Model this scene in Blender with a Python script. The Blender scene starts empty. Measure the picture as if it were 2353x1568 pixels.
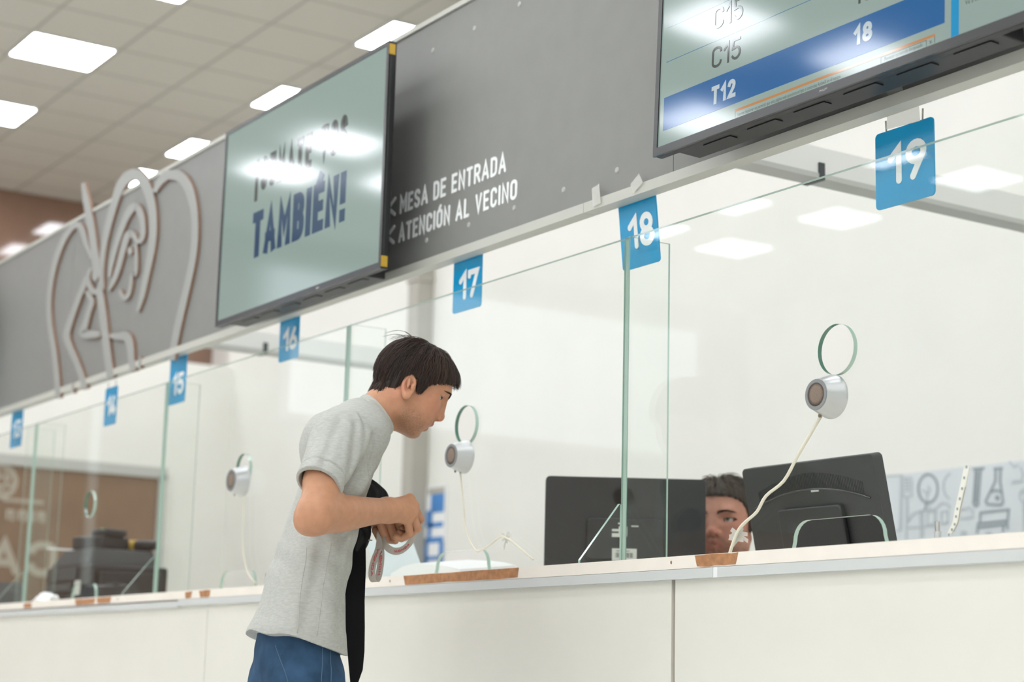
import bpy, math, random
import numpy as np
from mathutils import Vector, Matrix, Euler

SC = bpy.context.scene
COL = SC.collection
rnd = random.Random(7)

# ------------------------------------------------------------------ camera, world, exposure
cam_d = bpy.data.cameras.new('camera')
cam = bpy.data.objects.new('camera', cam_d)
COL.objects.link(cam)
cam_d.sensor_width = 36.0
cam_d.lens = 4166.6 / 2353 * 36
cam_d.clip_start = 0.05
cam_d.clip_end = 100
yaw, pit, rol = (math.radians(a) for a in (32.94, 10.675, 1.441))
v_ = Vector((-math.cos(yaw) * math.cos(pit), math.sin(yaw) * math.cos(pit), math.sin(pit)))
r_ = Vector((math.sin(yaw), math.cos(yaw), 0))
u_ = r_.cross(v_)
R_ = r_ * math.cos(rol) + u_ * math.sin(rol)
U_ = u_ * math.cos(rol) - r_ * math.sin(rol)
cam.matrix_world = Matrix(((R_.x, U_.x, -v_.x, 0), (R_.y, U_.y, -v_.y, -2.42), (R_.z, U_.z, -v_.z, 0.82), (0, 0, 0, 1)))
cam_d.dof.use_dof = True
cam_d.dof.focus_distance = 3.75
cam_d.dof.aperture_fstop = 3.4
SC.camera = cam

world = bpy.data.worlds.new('world')
SC.world = world
world.use_nodes = True
world.node_tree.nodes['Background'].inputs[0].default_value = (0.9, 0.95, 1.0, 1)
world.node_tree.nodes['Background'].inputs[1].default_value = 0.6
LIGHT_STRENGTH = 17.3
DAYLIGHT = 2.4
SC.view_settings.view_transform = 'Standard'
SC.view_settings.look = 'None'
SC.view_settings.gamma = 1.0
SC.view_settings.use_curve_mapping = False
SC.view_settings.exposure = 0.0
SC.cycles.use_denoising = True
SC.cycles.max_bounces = 10
SC.cycles.transparent_max_bounces = 24
SC.cycles.caustics_reflective = False
SC.cycles.caustics_refractive = False
SC.cycles.sample_clamp_indirect = 8.0


# ------------------------------------------------------------------ materials
def lin(c):
    return tuple((x / 12.92 if x <= 0.04045 else ((x + 0.055) / 1.055) ** 2.4) for x in (k / 255 for k in c)) + (1,)


def newmat(name):
    m = bpy.data.materials.new(name)
    m.use_nodes = True
    return m, m.node_tree.nodes, m.node_tree.links, m.node_tree.nodes['Principled BSDF']


def mat(name, rgb, rough=0.5, metal=0.0, spec=0.5, noise=0.0, scale=40.0, bump=0.0, bscale=None, emit=None, estr=0.0, stretch=None, coat=0.0):
    m, N, L, P = newmat(name)
    P.inputs['Base Color'].default_value = lin(rgb)
    P.inputs['Roughness'].default_value = rough
    P.inputs['Metallic'].default_value = metal
    P.inputs['Specular IOR Level'].default_value = spec
    P.inputs['Coat Weight'].default_value = coat
    if emit:
        P.inputs['Emission Color'].default_value = lin(emit)
        P.inputs['Emission Strength'].default_value = estr
    if noise or bump:
        tc = N.new('ShaderNodeTexCoord')
        mp = N.new('ShaderNodeMapping')
        if stretch:
            mp.inputs['Scale'].default_value = stretch
        L.new(tc.outputs['Object'], mp.inputs['Vector'])
        if noise:
            n = N.new('ShaderNodeTexNoise')
            n.inputs['Scale'].default_value = scale
            n.inputs['Detail'].default_value = 5
            L.new(mp.outputs['Vector'], n.inputs['Vector'])
            mr = N.new('ShaderNodeMapRange')
            mr.inputs['From Min'].default_value = 0.3
            mr.inputs['From Max'].default_value = 0.7
            mr.inputs['To Min'].default_value = 1 - noise
            mr.inputs['To Max'].default_value = 1 + noise
            L.new(n.outputs['Fac'], mr.inputs['Value'])
            mx = N.new('ShaderNodeVectorMath')
            mx.operation = 'SCALE'
            mx.inputs[0].default_value = lin(rgb)[:3]
            L.new(mr.outputs['Result'], mx.inputs['Scale'])
            L.new(mx.outputs['Vector'], P.inputs['Base Color'])
        if bump:
            n2 = N.new('ShaderNodeTexNoise')
            n2.inputs['Scale'].default_value = bscale or scale
            n2.inputs['Detail'].default_value = 3
            L.new(mp.outputs['Vector'], n2.inputs['Vector'])
            b = N.new('ShaderNodeBump')
            b.inputs['Strength'].default_value = bump
            b.inputs['Distance'].default_value = 0.002
            L.new(n2.outputs['Fac'], b.inputs['Height'])
            L.new(b.outputs['Normal'], P.inputs['Normal'])
    return m


def glass_mat(name, tint, strength=0.9):
    """thin clear sheet: straight-through tint plus a mirror part that grows towards grazing angles (Schlick)"""
    m, N, L, P = newmat(name)
    N.remove(P)
    out = N['Material Output']
    tr = N.new('ShaderNodeBsdfTransparent')
    tr.inputs['Color'].default_value = tint
    gl = N.new('ShaderNodeBsdfGlossy')
    gl.inputs['Roughness'].default_value = 0.0
    gl.inputs['Color'].default_value = (0.97, 1, 0.98, 1)
    lw = N.new('ShaderNodeLayerWeight')
    lw.inputs['Blend'].default_value = 0.5
    pw = N.new('ShaderNodeMath')
    pw.operation = 'POWER'
    pw.inputs[1].default_value = 5
    L.new(lw.outputs['Facing'], pw.inputs[0])
    ma = N.new('ShaderNodeMath')
    ma.operation = 'MULTIPLY_ADD'
    ma.inputs[1].default_value = 0.96 * strength
    ma.inputs[2].default_value = 0.04 * strength
    L.new(pw.outputs[0], ma.inputs[0])
    mx = N.new('ShaderNodeMixShader')
    L.new(ma.outputs[0], mx.inputs['Fac'])
    L.new(tr.outputs[0], mx.inputs[1])
    L.new(gl.outputs[0], mx.inputs[2])
    L.new(mx.outputs[0], out.inputs['Surface'])
    return m


def emis(name, rgb, s):
    m, N, L, P = newmat(name)
    N.remove(P)
    e = N.new('ShaderNodeEmission')
    e.inputs['Color'].default_value = lin(rgb)
    e.inputs['Strength'].default_value = s
    L.new(e.outputs[0], N['Material Output'].inputs['Surface'])
    return m


def ceiling_mat():
    m, N, L, P = newmat('ceiling_tiles')
    P.inputs['Roughness'].default_value = 0.9
    P.inputs['Specular IOR Level'].default_value = 0.1
    tc = N.new('ShaderNodeTexCoord')
    sp = N.new('ShaderNodeSeparateXYZ')
    L.new(tc.outputs['Object'], sp.inputs[0])

    def line(o, pitch, off, half):
        a = N.new('ShaderNodeMath'); a.operation = 'SUBTRACT'; a.inputs[1].default_value = off
        L.new(sp.outputs[o], a.inputs[0])
        d = N.new('ShaderNodeMath'); d.operation = 'PINGPONG'; d.inputs[1].default_value = pitch / 2
        L.new(a.outputs[0], d.inputs[0])
        c = N.new('ShaderNodeMath'); c.operation = 'LESS_THAN'; c.inputs[1].default_value = half
        L.new(d.outputs[0], c.inputs[0])
        return c
    a = line('X', 0.5667, -12.47, 0.011)
    b = line('Y', 0.635, 1.27, 0.011)
    mx = N.new('ShaderNodeMath'); mx.operation = 'MAXIMUM'
    L.new(a.outputs[0], mx.inputs[0]); L.new(b.outputs[0], mx.inputs[1])
    mixc = N.new('ShaderNodeMix'); mixc.data_type = 'RGBA'
    mixc.inputs['A'].default_value = lin((209, 206, 194))
    mixc.inputs['B'].default_value = lin((176, 174, 163))
    L.new(mx.outputs[0], mixc.inputs['Factor'])
    L.new(mixc.outputs['Result'], P.inputs['Base Color'])
    return m


M = {}
M['wall'] = mat('white_paint', (236, 235, 228), 0.6, noise=0.015, scale=3)
M['hall'] = mat('hall_paint', (236, 236, 233), 0.7)
M['floor'] = mat('floor_tile', (216, 216, 213), 0.35, noise=0.05, scale=6)
M['brown'] = mat('brown_panel', (138, 108, 90), 0.08, noise=0.08, scale=2.5, coat=0.6)
M['brown2'] = mat('brown_glazing', (128, 104, 82), 0.25, noise=0.06, scale=4)
M['fascia'] = mat('grey_board', (131, 131, 127), 0.42, spec=0.35, noise=0.03, scale=14)
M['alu'] = mat('pale_trim', (188, 188, 178), 0.4, metal=0.0)
M['rail'] = mat('grey_rail', (204, 207, 204), 0.35, metal=0.0)
M['counter'] = mat('white_laminate', (226, 224, 213), 0.3, spec=0.4, noise=0.015, scale=5)
M['ledge'] = mat('cream_edge', (238, 231, 219), 0.4, noise=0.02, scale=20)
M['chip'] = mat('bare_board', (172, 122, 82), 0.8, noise=0.25, scale=60)
M['mdf'] = mat('board_edge', (140, 110, 92), 0.8, noise=0.1, scale=50)
M['emblem'] = mat('emblem_grey', (152, 153, 148), 0.45)
M['white'] = mat('white_vinyl', (236, 238, 236), 0.5)
M['cap'] = mat('screw_cap', (176, 176, 170), 0.5)
M['sign'] = mat('sign_blue', (20, 152, 204), 0.25, noise=0.05, scale=8)
M['signdig'] = mat('sign_white', (240, 242, 240), 0.4)
M['cord'] = mat('cord', (150, 150, 140), 0.6)
M['glass'] = glass_mat('screen_glass', (0.985, 0.995, 0.988, 1), 0.42)
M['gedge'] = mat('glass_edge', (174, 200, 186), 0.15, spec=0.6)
M['gedge_dark'] = mat('glass_cut_edge_dark', (82, 124, 106), 0.15, spec=0.6)  # darker copy of the edge colour, for the side that looks unlit
M['silver'] = mat('silver_plastic', (196, 198, 197), 0.34, metal=0.45)
M['silverrim'] = mat('silver_rim', (136, 138, 138), 0.35, metal=0.3)
M['grille'] = mat('speaker_grille', (128, 112, 98), 0.7, noise=0.35, scale=900)
M['wire'] = mat('cream_wire', (222, 218, 198), 0.5)
M['black'] = mat('black_plastic', (26, 26, 27), 0.4, noise=0.08, scale=20)
M['bezel'] = mat('bezel_black', (34, 34, 35), 0.22, spec=0.6)
M['dark'] = mat('monitor_back', (38, 39, 40), 0.42, bump=0.25, bscale=300)
M['grey'] = mat('machine_grey', (66, 70, 72), 0.5)
M['screenteal'] = mat('screen_pale', (20, 24, 24), 0.08, spec=0.45, emit=(168, 190, 182), estr=0.66)
M['scrdark'] = mat('screen_navy', (8, 12, 16), 0.08, spec=0.45, emit=(52, 80, 112), estr=0.8)
M['scrblue'] = mat('screen_blue', (6, 12, 16), 0.08, spec=0.45, emit=(22, 98, 160), estr=0.85)
M['scrcyan'] = mat('screen_cyan', (6, 12, 16), 0.08, spec=0.45, emit=(14, 150, 205), estr=0.85)
M['scrline'] = mat('screen_line', (6, 12, 16), 0.06, emit=(60, 120, 160), estr=0.8)
M['scrtxt'] = mat('screen_text', (12, 12, 12), 0.06, emit=(84, 90, 88), estr=0.7)
M['scrwhite'] = mat('screen_white', (20, 20, 20), 0.06, emit=(200, 214, 220), estr=0.8)
M['scror'] = mat('screen_orange', (20, 14, 10), 0.06, emit=(206, 142, 84), estr=0.75)
M['gold'] = mat('yellow_sticker', (196, 158, 52), 0.4)
M['paper'] = mat('paper', (240, 241, 240), 0.7)
M['bluepaper'] = mat('pale_sheet', (222, 232, 236), 0.6)
M['poster'] = mat('poster_sheet', (214, 219, 222), 0.6)
M['ink'] = mat('ink_line', (186, 193, 197), 0.7)
M['inkdark'] = mat('ink_dark', (146, 156, 162), 0.7)
M['bluepaint'] = mat('blue_letter', (62, 132, 200), 0.5, noise=0.1, scale=12)
def tape_mat():
    m, N, L, P = newmat('clear_tape')
    tr = N.new('ShaderNodeBsdfTransparent')
    mx = N.new('ShaderNodeMixShader')
    mx.inputs['Fac'].default_value = 0.42
    P.inputs['Base Color'].default_value = lin((224, 224, 216))
    P.inputs['Roughness'].default_value = 0.25
    L.new(tr.outputs[0], mx.inputs[1])
    L.new(P.outputs[0], mx.inputs[2])
    L.new(mx.outputs[0], N['Material Output'].inputs['Surface'])
    return m


M['tape'] = tape_mat()
M['tapewhite'] = mat('frosted_tape', (226, 226, 214), 0.4)
M['sticker'] = mat('label_white', (206, 208, 200), 0.5)
M['column'] = mat('column_grey', (178, 174, 164), 0.6, noise=0.03, scale=6)
M['duct'] = mat('trunking_grey', (226, 227, 222), 0.5)
M['ductdark'] = mat('trunking_edge', (186, 188, 182), 0.5)
M['frosted'] = mat('etched_white', (176, 168, 152), 0.6)
M['lamp'] = emis('lamp_diffuser', (246, 249, 255), LIGHT_STRENGTH)
M['daylight'] = emis('added_window_daylight', (238, 246, 255), DAYLIGHT)
M['lampframe'] = mat('lamp_frame', (225, 225, 220), 0.4)
M['ceil'] = ceiling_mat()


# ------------------------------------------------------------------ objects and meshes
class MB:
    def __init__(self):
        self.v = []
        self.f = []
        self.mi = []

    def add(self, verts, faces, mi=0):
        o = len(self.v)
        self.v += [tuple(p) for p in verts]
        self.f += [tuple(i + o for i in f) for f in faces]
        self.mi += [mi] * len(faces)
        return self

    def box(self, x0, x1, y0, y1, z0, z1, mi=0):
        vs = [(x, y, z) for x in (x0, x1) for y in (y0, y1) for z in (z0, z1)]
        return self.add(vs, [(0, 1, 3, 2), (4, 6, 7, 5), (0, 4, 5, 1), (2, 3, 7, 6), (0, 2, 6, 4), (1, 5, 7, 3)], mi)

    def hexa(self, a, b, mi=0):
        """a, b: two matching quads"""
        vs = list(a) + list(b)
        return self.add(vs, [(3, 2, 1, 0), (4, 5, 6, 7)] + [(i, (i + 1) % 4, 4 + (i + 1) % 4, 4 + i) for i in range(4)], mi)

    def prism(self, poly, fn, t0, t1, mi=0, mside=None):
        """poly in 2D, fn(u, v, t) -> point; t0 is the front"""
        n = len(poly)
        vs = [fn(u, v, t0) for u, v in poly] + [fn(u, v, t1) for u, v in poly]
        self.add(vs, [tuple(range(n)), tuple(range(2 * n - 1, n - 1, -1))], mi)
        o = len(self.v) - 2 * n
        ms = mi if mside is None else mside
        for i in range(n):
            j = (i + 1) % n
            self.f.append((o + j, o + i, o + n + i, o + n + j))
            self.mi.append(ms)
        return self

    def tube(self, pts, r, n=8, mi=0, caps=True):
        pts = [Vector(p) for p in pts]
        rr = r if isinstance(r, (list, tuple)) else [r] * len(pts)
        vs = []
        t0 = (pts[1] - pts[0]).normalized()
        up = Vector((0, 0, 1)) if abs(t0.z) < 0.9 else Vector((1, 0, 0))
        nrm = t0.cross(up).normalized()
        for i, p in enumerate(pts):
            t = (pts[min(i + 1, len(pts) - 1)] - pts[max(i - 1, 0)]).normalized()
            nrm = (nrm - t * nrm.dot(t)).normalized()
            b = t.cross(nrm)
            for k in range(n):
                a = 2 * math.pi * k / n
                vs.append(p + (nrm * math.cos(a) + b * math.sin(a)) * rr[i])
        fs = []
        for i in range(len(pts) - 1):
            for k in range(n):
                k2 = (k + 1) % n
                fs.append((i * n + k, i * n + k2, (i + 1) * n + k2, (i + 1) * n + k))
        if caps:
            fs.append(tuple(range(n - 1, -1, -1)))
            fs.append(tuple(range((len(pts) - 1) * n, len(pts) * n)))
        return self.add(vs, fs, mi)

    def lathe(self, prof, fn, n=40, mi=0):
        """prof [(radius, t)], fn(x, y, t) -> point"""
        vs = []
        for r, t in prof:
            for k in range(n):
                a = 2 * math.pi * k / n
                vs.append(fn(r * math.cos(a), r * math.sin(a), t))
        fs = []
        for i in range(len(prof) - 1):
            for k in range(n):
                k2 = (k + 1) % n
                fs.append((i * n + k, i * n + k2, (i + 1) * n + k2, (i + 1) * n + k))
        if prof[0][0] > 1e-5:
            fs.append(tuple(range(n - 1, -1, -1)))
        if prof[-1][0] > 1e-5:
            fs.append(tuple(range((len(prof) - 1) * n, len(prof) * n)))
        return self.add(vs, fs, mi)

    def strip(self, A, B):
        """open two-sided band between two polylines"""
        n = len(A)
        return self.add(list(A) + list(B), [(i, i + 1, n + i + 1, n + i) for i in range(n - 1)])

    def build(self, name, mats, parent=None, smooth=False, angle=None):
        me = bpy.data.meshes.new(name)
        me.from_pydata(self.v, [], self.f)
        for m in (mats if isinstance(mats, (list, tuple)) else [mats]):
            me.materials.append(M[m] if isinstance(m, str) else m)
        me.polygons.foreach_set('material_index', self.mi)
        if smooth:
            me.polygons.foreach_set('use_smooth', [True] * len(me.polygons))
            if angle:
                me.set_sharp_from_angle(angle=math.radians(angle))
        me.update()
        o = bpy.data.objects.new(name, me)
        COL.objects.link(o)
        if parent:
            o.parent = parent
        return o


def tag(o, label, cat, group=None):
    o['label'] = label
    o['category'] = cat
    if group:
        o['group'] = group
    return o


def thing(name, label, cat, loc=(0, 0, 0), rz=0.0, group=None):
    o = bpy.data.objects.new(name, None)
    o.empty_display_size = 0.1
    COL.objects.link(o)
    o.location = loc
    o.rotation_euler = (0, 0, rz)
    return tag(o, label, cat, group)


def struct(o):
    o['kind'] = 'structure'
    return o


def bevel(o, w, seg=2):
    m = o.modifiers.new('bevel', 'BEVEL')
    m.width = w
    m.segments = seg
    m.limit_method = 'ANGLE'
    return o


def rounded(x0, x1, z0, z1, r, n=5):
    pts = []
    for cx, cz, a0 in ((x1 - r, z1 - r, 0), (x0 + r, z1 - r, 90), (x0 + r, z0 + r, 180), (x1 - r, z0 + r, 270)):
        for k in range(n + 1):
            a = math.radians(a0 + 90 * k / n)
            pts.append((cx + r * math.cos(a), cz + r * math.sin(a)))
    return pts


XZ = lambda u, v, t: (u, t, v)

# ------------------------------------------------------------------ stroke lettering
def arc(cx, cy, rx, ry, a0, a1, n=12):
    return [(cx + rx * math.cos(math.radians(a0 + (a1 - a0) * k / n)), cy + ry * math.sin(math.radians(a0 + (a1 - a0) * k / n))) for k in range(n + 1)]


def bowl(x0, x1, y0, y1, r):
    """right-hand bowl from (x0,y1) round to (x0,y0)"""
    return [(x0, y1)] + arc(x1 - r, y1 - r, r, r, 90, 0, 6) + arc(x1 - r, y0 + r, r, r, 0, -90, 6) + [(x0, y0)]


def oval(w, y0=0.0, y1=1.0, r=None):
    r = r or w / 2
    return arc(w - r, y1 - r, r, r, 0, 90, 6) + arc(r, y1 - r, r, r, 90, 180, 6) + arc(r, y0 + r, r, r, 180, 270, 6) + arc(w - r, y0 + r, r, r, 270, 360, 6) + [(w, y1 - r)]


W = 0.42
FONT = {
    'A': (0.5, [[(0, 0), (0.25, 1), (0.5, 0)], [(0.08, 0.3), (0.42, 0.3)]]),
    'B': (W, [[(0, 0), (0, 1)], bowl(0, W - 0.02, 0.52, 1, 0.2), bowl(0, W, 0, 0.52, 0.2)]),
    'C': (W, [arc(W - 0.21, 0.79, 0.21, 0.21, 0, 90, 6) + arc(0.21, 0.79, 0.21, 0.21, 90, 180, 6) + arc(0.21, 0.21, 0.21, 0.21, 180, 270, 6) + arc(W - 0.21, 0.21, 0.21, 0.21, 270, 360, 6)]),
    'D': (W, [[(0, 0), (0, 1)], bowl(0, W, 0, 1, 0.22)]),
    'E': (0.36, [[(0.36, 1), (0, 1), (0, 0), (0.36, 0)], [(0, 0.52), (0.31, 0.52)]]),
    'H': (W, [[(0, 0), (0, 1)], [(W, 0), (W, 1)], [(0, 0.5), (W, 0.5)]]),
    'I': (0.0, [[(0, 0), (0, 1)]]),
    'L': (0.34, [[(0, 1), (0, 0), (0.34, 0)]]),
    'M': (0.56, [[(0, 0), (0, 1), (0.28, 0.38), (0.56, 1), (0.56, 0)]]),
    'N': (0.44, [[(0, 0), (0, 1), (0.44, 0), (0.44, 1)]]),
    'O': (0.44, [oval(0.44)]),
    'R': (W, [[(0, 0), (0, 1)], bowl(0, W, 0.46, 1, 0.22), [(0.22, 0.46), (W + 0.02, 0)]]),
    'S': (W, [arc(0.21, 0.76, 0.2, 0.24, 15, 180, 9) + [(0.03, 0.66), (0.1, 0.57), (0.32, 0.44), (0.4, 0.34)] + arc(0.21, 0.24, 0.21, 0.24, 10, -165, 10)]),
    'T': (0.42, [[(0, 1), (0.42, 1)], [(0.21, 1), (0.21, 0)]]),
    'U': (W, [[(0, 1), (0, 0.21)] + arc(0.21, 0.21, 0.21, 0.21, 180, 360, 10) + [(W, 1)]]),
    'V': (0.46, [[(0, 1), (0.23, 0), (0.46, 1)]]),
    '!': (0.0, [[(0, 1), (0, 0.46)], [(0, 0.03), (0, 0.0)]]),
    'i': (0.0, [[(0, 1.0), (0, 0.97)], [(0, 0.6), (0, 0.0)]]),
    ' ': (0.12, []),
    '1': (0.2, [[(0, 0.72), (0.2, 1), (0.2, 0)]]),
    '2': (0.4, [arc(0.2, 0.78, 0.2, 0.22, 170, -20, 12) + [(0.34, 0.55), (0, 0), (0.42, 0)]]),
    '3': (0.4, [[(0, 1), (0.4, 1), (0.17, 0.6)] + arc(0.2, 0.3, 0.2, 0.3, 90, -150, 12)]),
    '4': (0.44, [[(0.3, 0), (0.3, 0.42)], [(0.26, 1), (0, 0.2), (0.44, 0.2)]]),
    '5': (0.4, [[(0.38, 1), (0.05, 1), (0.03, 0.56)] + arc(0.2, 0.3, 0.2, 0.3, 110, -150, 12)]),
    '6': (0.42, [[(0.3, 1), (0.06, 0.45)], arc(0.21, 0.27, 0.21, 0.27, 0, 360, 18)]),
    '7': (0.4, [[(0, 0.85), (0, 1), (0.4, 1), (0.14, 0)]]),
    '8': (0.42, [arc(0.21, 0.25, 0.21, 0.25, 0, 360, 18), arc(0.21, 0.75, 0.18, 0.25, 0, 360, 18)]),
    '9': (0.42, [arc(0.21, 0.73, 0.21, 0.27, 0, 360, 18), [(0.36, 0.55), (0.12, 0)]]),
}
FONT['\u00c9'] = (FONT['E'][0], FONT['E'][1] + [[(0.16, 1.14), (0.26, 1.27)]])
FONT['\u00d3'] = (FONT['O'][0], FONT['O'][1] + [[(0.2, 1.14), (0.3, 1.27)]])


LAYER = [0]


def stroke(mb, pts, hw, fn, t0, t1, cap='round'):
    """flat ribbon of half-width hw along pts, a little proud of its sheet"""
    LAYER[0] = (LAYER[0] + 1) % 9      # crossing strokes lie a hair above one another
    t0 += math.copysign(2.5e-5 * LAYER[0], t0 - t1)
    P = [Vector(p) for p in pts]
    if len(P) > 1 and (P[0] - P[-1]).length < 1e-6:
        P = P[:-1]
        closed = True
    else:
        closed = False
    n = len(P)
    if cap == 'butt' and not closed:      # square ends
        P[0] = P[0] + (P[0] - P[1]).normalized() * hw
        P[-1] = P[-1] + (P[-1] - P[-2]).normalized() * hw
    L, Rr = [], []
    for i in range(n):
        if closed:
            a, b = P[(i - 1) % n], P[(i + 1) % n]
        else:
            a, b = P[max(i - 1, 0)], P[min(i + 1, n - 1)]
        d1 = (P[i] - a).normalized() if (P[i] - a).length > 1e-9 else (b - P[i]).normalized()
        d2 = (b - P[i]).normalized() if (b - P[i]).length > 1e-9 else d1
        d = d1 + d2
        d = d.normalized() if d.length > 1e-6 else d1
        nn = Vector((-d.y, d.x))
        c = max(0.5, nn.dot(Vector((-d1.y, d1.x))))
        L.append(P[i] + nn * hw / c)
        Rr.append(P[i] - nn * hw / c)
    segs = n if closed else n - 1
    for i in range(segs):
        j = (i + 1) % n
        mb.prism([tuple(L[i]), tuple(Rr[i]), tuple(Rr[j]), tuple(L[j])], fn, t0, t1)
    if cap == 'round' and not closed:
        for e, q in ((P[0], P[1]), (P[-1], P[-2])):
            d = math.degrees(math.atan2((e - q).y, (e - q).x))
            mb.prism(arc(e.x, e.y, hw, hw, d - 90, d + 90, 8), fn, t0 + math.copysign(1e-5, t0 - t1), t1)


def letters(mb, text, x0, x1, z0, h, hw, fn, t0, t1, gap=0.15, cap='round'):
    """text fitted between x0 and x1, cap height h, half stroke hw, gap in cap heights"""
    tot = sum(FONT[c][0] for c in text)
    g = gap * h
    s = (x1 - x0 - 2 * hw * len(text) - g * (len(text) - 1)) / tot if tot else 1.0
    x = x0 + hw
    k = h - 2 * hw
    for c in text:
        w, st = FONT[c]
        for p in st:
            stroke(mb, [(x + a * s, z0 + hw + b * k) for a, b in p], hw, fn, t0, t1, cap)
        x += w * s + 2 * hw + g


def text_mesh(name, body, x, z, size, y, m, parent, width=None, shear=0.0, bold=0.0, flip=False):
    cu = bpy.data.curves.new(name, 'FONT')
    cu.body = body
    cu.size = size
    cu.shear = shear
    cu.offset = bold
    cu.resolution_u = 3
    tmp = bpy.data.objects.new(name + '_tmp', cu)
    COL.objects.link(tmp)
    bpy.context.view_layer.update()
    me = bpy.data.meshes.new_from_object(tmp.evaluated_get(bpy.context.evaluated_depsgraph_get()))
    bpy.data.objects.remove(tmp)
    bpy.data.curves.remove(cu)
    xs = [q.co.x for q in me.vertices]
    k = (width / (max(xs) - min(xs))) if width else 1.0
    mx = min(xs)
    for q in me.vertices:
        q.co = Vector((x + (q.co.x - mx) * k, y, z + q.co.y))
    me.name = name
    me.materials.clear()
    me.materials.append(M[m])
    o = bpy.data.objects.new(name, me)
    COL.objects.link(o)
    o.parent = parent
    return o

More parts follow.
